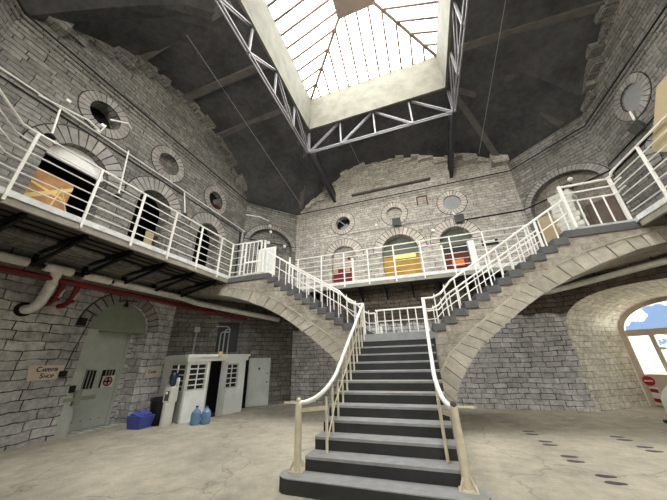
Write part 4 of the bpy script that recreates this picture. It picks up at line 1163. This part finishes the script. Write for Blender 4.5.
top(MB().box(4.62, 4.9, ZD, 5.96, -.3, -.26, FL).build('tan_board', M['tan']), 'tan board leaning in the middle left doorway', 'board')
top(MB().box(4.98, 5.02, ZD, 5.9, -.4, -.3, FL).box(4.98, 5.1, 5.86, 5.9, -.4, -.3, FL).build('dark_stand', M['lamp_grey']), 'dark slim stand beside the tan board', 'stand')
# back gallery, left doorway: walled up with a red display in front
struct(MB().plate(arch(-3.64 + 6.59, .70, ZD + .01, 6.66), [], FB, -.45, -.25).build('door_3', M['stone_back']))
r = thing('display_board', 'dark red display board with two beige squares in left back doorway', 'board', FB(2.9, ZD, -.2))
MB().box(2.28, 3.32, ZD, 6.08, -.22, -.14, FB).build('panel', M['dark_red'], r)
for u in (2.30, 2.98): MB().box(u, u + .26, 5.88, 6.22, -.14, -.11, FB).build('square', M['tan'], r)
MB().box(3.36, 3.46, ZD, 6.6, -.2, -.05, FB).build('white_jamb', M['white_paint'], r)
top(MB().ball(FB(3.22, 6.62, -.1), .09).build('red_lamp', M['red_sign'], None, True), 'small red lamp above the dark red display board', 'lamp')
# back gallery, middle doorway
struct(MB().plate(arch(-.62 + 6.59, .92, 6.38, 6.60), [], FB, -.45, -.4).build('door_4', M['olive']))
r = thing('yellow_partition', 'mustard yellow partition filling the wide middle back doorway', 'partition', FB(5.97, ZD, -.3))
MB().box(5.05, 6.89, ZD, 6.40, -.4, -.3, FB).build('panel', M['mustard'], r)
MB().box(5.62, 6.72, 6.26, 6.44, -.3, -.24, FB).build('top_strip', M['bright_yellow'], r)
MB().box(6.05, 6.89, 5.02, 5.14, -.3, -.26, FB).build('bottom_strip', M['bright_yellow'], r)
# back gallery, right doorway
struct(MB().plate(arch(2.08 + 6.59, .74, 6.6, 6.72), [], FB, -.45, -.35).build('door_5', M['olive']))
r = thing('display_case', 'dark case with red and orange contents in the right back doorway', 'cabinet', FB(8.6, ZD, -.3))
MB().box(7.94, 9.14, ZD, 6.6, -.5, -.42, FB).build('back', M['black'], r)
MB().box(8.06, 9.12, ZD, 6.2, -.42, -.34, FB).build('contents', M['rust'], r)
MB().box(8.34, 8.86, 5.5, 5.82, -.34, -.26, FB).build('orange_box', M['orange'], r)
MB().box(9.14, 9.42, ZD, 6.62, -.25, -.02, FB).box(7.9, 8.02, ZD, 6.62, -.25, -.1, FB).build('white_frame', M['white_paint'], r)
r = thing('notice_plaque', 'dark plaque with a white stripe right of the right back doorway', 'sign', FB(10, 6.2, .03))
MB().box(9.72, 10.4, 6.22, 6.5, 0, .03, FB).build('board', M['black'], r)
MB().box(9.84, 10.28, 6.4, 6.47, .03, .04, FB).build('stripe', M['white_sign'], r)
# oculus fittings on the back wall
top(MB().plate([(8.04 - 5.3, 8.6), (8.2 - 5.3, 8.45), (3.36, 8.62), (3.2, 8.85)], [], FB, -.24, -.2).bar(FB(2.62, 9.18, -.05), FB(3.2, 8.6, -.05), .04, .05).build('broken_shutter', M['grey_panel']), 'broken pale shutter hanging in the left round window', 'shutter')
r = thing('iron_frame', 'small rusty square frame bolted to the back wall', 'frame', FB(7.4, 9.0, .03))
MB().box(7.2, 7.25, 9.0, 9.55, 0, .05, FB).box(7.7, 7.75, 9.0, 9.55, 0, .05, FB).build('sides', M['rust'], r)
MB().box(7.2, 7.75, 9.5, 9.55, 0, .05, FB).build('top_bar', M['rust'], r)
top(MB().box(3.64, 8.1, 10.48, 10.58, 0, .14, FB).build('wall_timber', M['beam']), 'dark timber fixed along the back wall above the cornice', 'beam')
# right corner arch: tan door, pale stacked bundle, dark opening
struct(MB().box(.3, .95, ZD, 7.15, -.3, -.24, FCR).build('door_6', M['tan']))
top(MB().box(1.0, 1.75, 6.98, 7.3, -.3, -.2, FCR).build('dark_lintel', M['black']), 'dark slot above the pale stacked bundle in right corner arch', 'opening')
r = thing('pale_stack', 'stack of pale stone slabs in front of the right corner arch', 'stack', FCR(1.5, ZD, .2))
M['pale'] = blocks('pale_slabs', (.86, .85, .80), .1)
for i in range(16):
    j = random.uniform(-.04, .04)
    MB().box(1.1 + j, 1.85 + j, ZD + .2 * i, ZD + .2 * i + .18, .03, .45, FCR).build('slab', M['pale'], r, bevel=.01)
struct(MB().box(1.9, 2.75, ZD, 6.9, -.3, -.22, FCR).build('door_7', M['brown_wall']))
# left corner arch: white door with dark slot above
d8 = struct(MB().box(.95, 1.85, ZD, 7.3, -.3, -.22, FCL).build('door_8', M['white_paint']))
dpart('panel', MB().box(1.05, 1.75, 6.0, 7.2, -.22, -.2, FCL), M['deck'], d8)
top(MB().box(.9, 2.0, 7.34, 7.52, -.3, -.2, FCL).build('dark_slot', M['black']), 'dark slot above the white door in the left corner arch', 'opening')
# tan notice board on the right gallery railing
top(MB().plate([(6.05, 5.35), (5.2, 4.55), (3.6, 4.55), (3.6, 6.3), (5.3, 6.3)], [], lambda u, v, d: (DXR + .02 + d, u, v), 0, .03).build('notice_board', M['tan']), 'tan board fixed to the right gallery railing', 'board')

# ------------------------------------------------------------------ cables, lamps
def cable(F, z, u0, u1, label, r=.018, d=.03, mat='iron'):
    tag(MB().tube([F(u0, z, d), F(u1, z, d)], r, 6).build('wall_cable', M[mat]), label, 'cable', 'cables along the upper walls')
cable(FL, 8.10, 0, FL.L, 'upper white conduit along the left wall above the doorways', .024, .05, 'white_paint')
cable(FL, 7.92, 0, FL.L, 'lower dark cable along the left wall above the doorways')
cable(FL, 9.42, 0, FL.L, 'cable along the left wall just under the cornice', .014, .03, 'galv')
cable(FB, 8.02, 0, FB.L, 'pale cable along the back wall under the round windows', .014, .03, 'galv')
cable(FB, 7.72, 9.0, FB.L, 'thick dark cable at the right end of the back wall', .035)
cable(FR, 7.6, 0, FR.L, 'thick dark cable along the right wall', .04)
cable(FR, 7.95, 0, FR.L, 'thin upper cable along the right wall', .02)
cable(FCR, 7.72, 0, FCR.L, 'dark cable across the right corner arch', .035)
cable(FCL, 7.72, 0, FCL.L, 'dark cable across the left corner arch', .025)
tag(MB().tube([FL(9.2, ZD, .1), FL(9.2, 8.0, .1)], .05, 8).build('drain_pipe', M['galv'], None, True), 'grey vertical pipe in the far left corner of the gallery', 'pipe')
tag(MB().tube([FL(9.05, ZD, .06), FL(9.05, 7.9, .06)], .03, 8).build('drain_pipe', M['iron'], None, True), 'thin dark vertical pipe beside the grey corner pipe', 'pipe')
def flood(F, u, z, label, size=.3):
    r = thing('floodlight', label, 'lamp', F(u, z, .2), 'floodlights under the round windows')
    m = MB(); e0 = lambda a, b_, c: F(u + a, z + b_ - c * .5, .18 + c * .85 + b_ * .4)
    m.box(-size / 2, size / 2, -size * .42, size * .42, 0, .14, e0); m.build('housing', M['lamp_grey'], r, bevel=.015)
    m = MB(); m.box(-size / 2 + .03, size / 2 - .03, -size * .36, size * .36, .14, .15, e0); m.build('lens', M['lamp_grey'], r)
    m = MB(); m.bar(F(u, z + .1, 0), F(u, z + .05, .22), .04, .04); m.build('bracket', M['galv'], r)
    return r
flood(FB, 6.02, 8.22, 'dark floodlight below the middle round window of the back wall', .42)
r = flood(FB, 9.0, 7.80, 'dark floodlight above the right back doorway', .42)
r = flood(FR, 10.6 - 8.72, 8.0, 'grey floodlight on the right wall below the pale round window', .36)
top(MB().tube([FR(1.72, 8.75, .02), FR(1.85, 8.3, .15)], .03, 8).build('lamp_rod', M['lamp_white']), 'short white rod above the right wall floodlight', 'rod')
top(MB().tube([FB(8.82, 8.22, .02), FB(8.92, 7.95, .12)], .035, 8).build('lamp_rod', M['lamp_white']), 'short white rod above the right back floodlight', 'rod')
def bulb(F, u, z, label, arm=True):
    r = thing('bulb_lamp', label, 'lamp', F(u, z, .1), 'small white bulb lamps on the gallery walls')
    MB().ball(F(u, z, .16), .09).build('bulb', M['lamp_white'], r, True)
    MB().tube([F(u, z + .05, .0), F(u, z + .05, .13)], .03, 8).build('socket', M['iron'], r)
bulb(FB, 4.93, 8.18, 'white bulb lamp high between left and middle back doorways')
bulb(FB, 7.72, 7.35, 'white bulb lamp between middle and right back doorways')
bulb(FCL, 1.36, 8.72, 'white bulb lamp at the crown of the left corner arch')
bulb(FCL, 1.42, 8.35, 'white bulb lamp just below the crown of the left corner arch')
bulb(FCL, 1.35, 7.66, 'white bulb lamp on the cable across the left corner arch')
bulb(FCL, 2.30, 7.62, 'white bulb lamp at the right end of the left corner arch cable')
bulb(FCR, 1.30, 7.55, 'white bulb lamp left of centre in the right corner arch')
bulb(FCR, 1.95, 8.05, 'white bulb lamp right of centre in the right corner arch')
top(MB().box(1.28, 1.5, 7.75, 7.95, -.28, -.05, FCR).build('arch_box', M['galv'], bevel=.015), 'small grey box beside the bulb in the right corner arch', 'box')
top(MB().tube([FCR(1.5, 7.85, -.2), FCR(1.62, 8.06, -.1), FCR(1.8, 8.06, -.1), FCR(1.9, 7.9, -.2), FCR(1.75, 7.7, -.2)], .02, 6).build('cable_loop', M['iron'], None, True), 'dark loop of cable hanging in the right corner arch', 'cable')
top(MB().tube([FCL(-.02, 9.15, .05), FCL(.7, 9.08, .3), FCL(1.25, 8.95, .3)], .022, 6).build('white_rod', M['lamp_white']), 'white horizontal rod over the left corner arch', 'rod')
# lamp brackets on the left wall
def arm_lamp(u, z0, z1, label):
    r = thing('bracket_lamp', label, 'lamp', FL(u, z0, .05), 'bracket lamps on the left wall')
    MB().tube([FL(u, z1, .04), FL(u, z0 + .12, .30), FL(u, z0, .32)], .024, 6).build('arm', M['white_paint'], r)
    MB().lathe([(.02, .1), (.1, .02), (.11, -.02), (.03, -.1)], FL(u, z0 - .08, .32), 12).build('head', M['black'], r, True)
arm_lamp(1.35, 7.05, 8.15, 'bracket lamp left of the first left doorway')
arm_lamp(3.15, 6.4, 8.2, 'bracket lamp on a long arm beside the middle left doorway')
arm_lamp(5.45, 7.0, 8.05, 'bracket lamp right of the middle left doorway')
for u, z, lab in ((1.40, 8.42, 'white lamp fitting left of the dark round window'), (2.28, 8.42, 'white lamp fitting under the dark round window, upper one'), (2.24, 8.15, 'white lamp fitting under the dark round window, lower one')):
    top(MB().box(u - .055, u + .055, z - .04, z + .05, .02, .13, FL).build('lamp_fitting', M['lamp_white'], bevel=.02), lab, 'lamp', 'white lamp fittings on the left wall')
top(MB().tube([FL(2.3, 8.62, .3), FL(2.75, 8.95, .3), FL(3.0, 9.05, .05)], .025, 8).build('white_rod', M['lamp_white']), 'white rod crossing the dark round window on the left', 'rod')
top(MB().tube([FL(.9, 8.05, .05), FL(1.9, 8.15, .25), FL(2.2, 8.02, .3), FL(2.3, 8.4, .2)], .022, 6).build('looping_cable', M['white_paint']), 'pale looping conduit left of the dark round window', 'cable')
r = thing('vent_fan', 'dark hooded fan in the far round window of the left wall', 'fan', FL(7.13, 8.4, .1))
MB().lathe([(.02, 0), (.2, .04), (.22, .12), (.1, .2)], None, 16, lambda a, b_, c: FL(7.18 + a, 8.55 + b_, -.05 + c)).build('hood', M['lamp_grey'], r, True)
MB().box(7.0, 7.36, 8.34, 8.4, .0, .2, FL).build('bracket', M['rust'], r)

# ------------------------------------------------------------------ floor footprints
def feet(x, y, ang, label):
    r = thing('footprint_marking', label, 'floor marking', (x, y, 0), 'footprint markings on the floor')
    for s_ in (-.11, .11):
        pts = []
        for i in range(18):
            t = 2 * pi * i / 18
            pts.append((s_ + .05 * cos(t) * (1.15 if sin(t) > 0 else .9), 12 * .01 * sin(t)))
        m = MB(); c_, sn = cos(ang), sin(ang)
        m.plate(pts, [], lambda u, v, d: (x + u * c_ - v * sn, y + u * sn + v * c_, d), .0, .004); m.build('footprint', M['decal'], r)
for x, y, lab in ((1.81, 7.6, 'dark footprints on the floor, farthest pair right of the stairs'), (1.88, 6.88, 'dark footprints on the floor, second pair from the far end'), (1.93, 6.05, 'dark footprints on the floor, third pair from the far end'), (2.05, 5.3, 'dark footprints on the floor, nearest pair right of the stairs'), (3.3, 7.52, 'faint footprints on the floor in the right row, farther pair'), (3.36, 6.88, 'faint footprints on the floor in the right row, nearer pair')):
    feet(x, y, radians(90), lab)

# ------------------------------------------------------------------ light
w = bpy.data.worlds.new('World'); scene.world = w; w.use_nodes = True
t = w.node_tree; t.nodes.clear()
def wn(ty, **kw):
    x = t.nodes.new(ty)
    for k, v in kw.items(): setattr(x, k, v)
    return x
out = wn('ShaderNodeOutputWorld'); bg = wn('ShaderNodeBackground'); t.links.new(bg.outputs[0], out.inputs[0])
tc = wn('ShaderNodeTexCoord'); nz = wn('ShaderNodeTexNoise'); nz.inputs['Scale'].default_value = 16.0; nz.inputs['Detail'].default_value = 6
t.links.new(tc.outputs['Generated'], nz.inputs['Vector'])
sep = wn('ShaderNodeSeparateXYZ'); t.links.new(tc.outputs['Generated'], sep.inputs[0])
cr = wn('ShaderNodeValToRGB'); cr.color_ramp.elements[0].position = .47; cr.color_ramp.elements[1].position = .56
cr.color_ramp.elements[0].color = (.16, .235, .36, 1); cr.color_ramp.elements[1].color = (8.0, 7.8, 7.4, 1)
t.links.new(nz.outputs['Fac'], cr.inputs[0])
# overcast overhead, patches of blue low down
hz = wn('ShaderNodeMapRange'); hz.inputs[1].default_value = .30; hz.inputs[2].default_value = .55
t.links.new(sep.outputs[2], hz.inputs[0])
mx = wn('ShaderNodeMix', data_type='RGBA'); t.links.new(hz.outputs[0], mx.inputs[0]); t.links.new(cr.outputs[0], mx.inputs[6]); mx.inputs[7].default_value = (7.5, 7.35, 7.05, 1)
# the half of the sky behind the viewer is brighter
gr = wn('ShaderNodeMapRange'); gr.inputs[1].default_value = -.7; gr.inputs[2].default_value = .5; gr.inputs[3].default_value = 1.6; gr.inputs[4].default_value = 1.0
t.links.new(sep.outputs[1], gr.inputs[0])
mul = wn('ShaderNodeMix', data_type='RGBA', blend_type='MULTIPLY'); mul.inputs[0].default_value = 1
# bright white haze on the near side of the building, pale ground
sd = wn('ShaderNodeMapRange'); sd.inputs[1].default_value = .1; sd.inputs[2].default_value = -.5
t.links.new(sep.outputs[1], sd.inputs[0])
m2 = wn('ShaderNodeMix', data_type='RGBA'); t.links.new(sd.outputs[0], m2.inputs[0]); t.links.new(mx.outputs[2], m2.inputs[6]); m2.inputs[7].default_value = (7.5, 7.35, 7.05, 1)
gd = wn('ShaderNodeMapRange'); gd.inputs[1].default_value = .0; gd.inputs[2].default_value = -.05
t.links.new(sep.outputs[2], gd.inputs[0])
m3 = wn('ShaderNodeMix', data_type='RGBA'); t.links.new(gd.outputs[0], m3.inputs[0]); t.links.new(m2.outputs[2], m3.inputs[6]); m3.inputs[7].default_value = (7.0, 6.6, 5.7, 1)
t.links.new(m3.outputs[2], mul.inputs[6]); t.links.new(gr.outputs[0], mul.inputs[7])
t.links.new(mul.outputs[2], bg.inputs[0]); bg.inputs[1].default_value = 1.0
w.cycles.sampling_method = 'MANUAL'; w.cycles.sample_map_resolution = 512
# daylight portals at the two glazed openings (sampling aids, they give no light of their own)
def portal(name, loc, rot, sx, sy):
    L = bpy.data.lights.new(name, 'AREA'); L.shape = 'RECTANGLE'; L.size = sx; L.size_y = sy
    L.cycles.is_portal = True
    o = bpy.data.objects.new(name, L); COL.objects.link(o); o.location = loc; o.rotation_euler = rot
portal('skylight_portal', (xc, yc, ZE - .05), (0, 0, 0), EX1 - EX0, EY1 - EY0)
q = FP(PC, 1.9, 2.3)
portal('window_portal', q, (pi / 2, 0, radians(135)), 2.9, 2.4)

portal('added_lower_window_portal', (3.2, -1.7, 1.95), (pi / 2, 0, pi), 1.6, 2.4)  # sampling aid at the added lower opening
portal('added_upper_window_portal', (-.7, -1.7, 9.9), (pi / 2, 0, pi), 10.5, 6.2)  # sampling aid over the added upper openings
# ------------------------------------------------------------------ camera
yaw, pitch, roll = radians(-18.33), radians(22.71), radians(-1.62)
cy_, sy_ = cos(yaw), sin(yaw); cp, sp = cos(pitch), sin(pitch)
rr = Vector((cy_, -sy_, 0)); ff = Vector((sy_ * cp, cy_ * cp, sp)); uu = rr.cross(ff)
r2 = rr * cos(roll) + uu * sin(roll); u2 = -rr * sin(roll) + uu * cos(roll)
cam = bpy.data.cameras.new('camera'); co = bpy.data.objects.new('camera', cam); COL.objects.link(co)
co.matrix_world = Matrix(((r2.x, u2.x, -ff.x, 0), (r2.y, u2.y, -ff.y, 0), (r2.z, u2.z, -ff.z, 1.6), (0, 0, 0, 1)))
cam.sensor_width = 36; cam.lens = 36 * 256.95 / 667; cam.clip_start = .05; cam.clip_end = 200
scene.camera = co
vs = scene.view_settings
vs.view_transform = 'Standard'; vs.look = 'None'; vs.exposure = 1.5; vs.gamma = 1.0; vs.use_curve_mapping = False
scene.cycles.max_bounces = 8; scene.cycles.diffuse_bounces = 5; scene.cycles.transparent_max_bounces = 12
scene.cycles.sample_clamp_indirect = 6.0
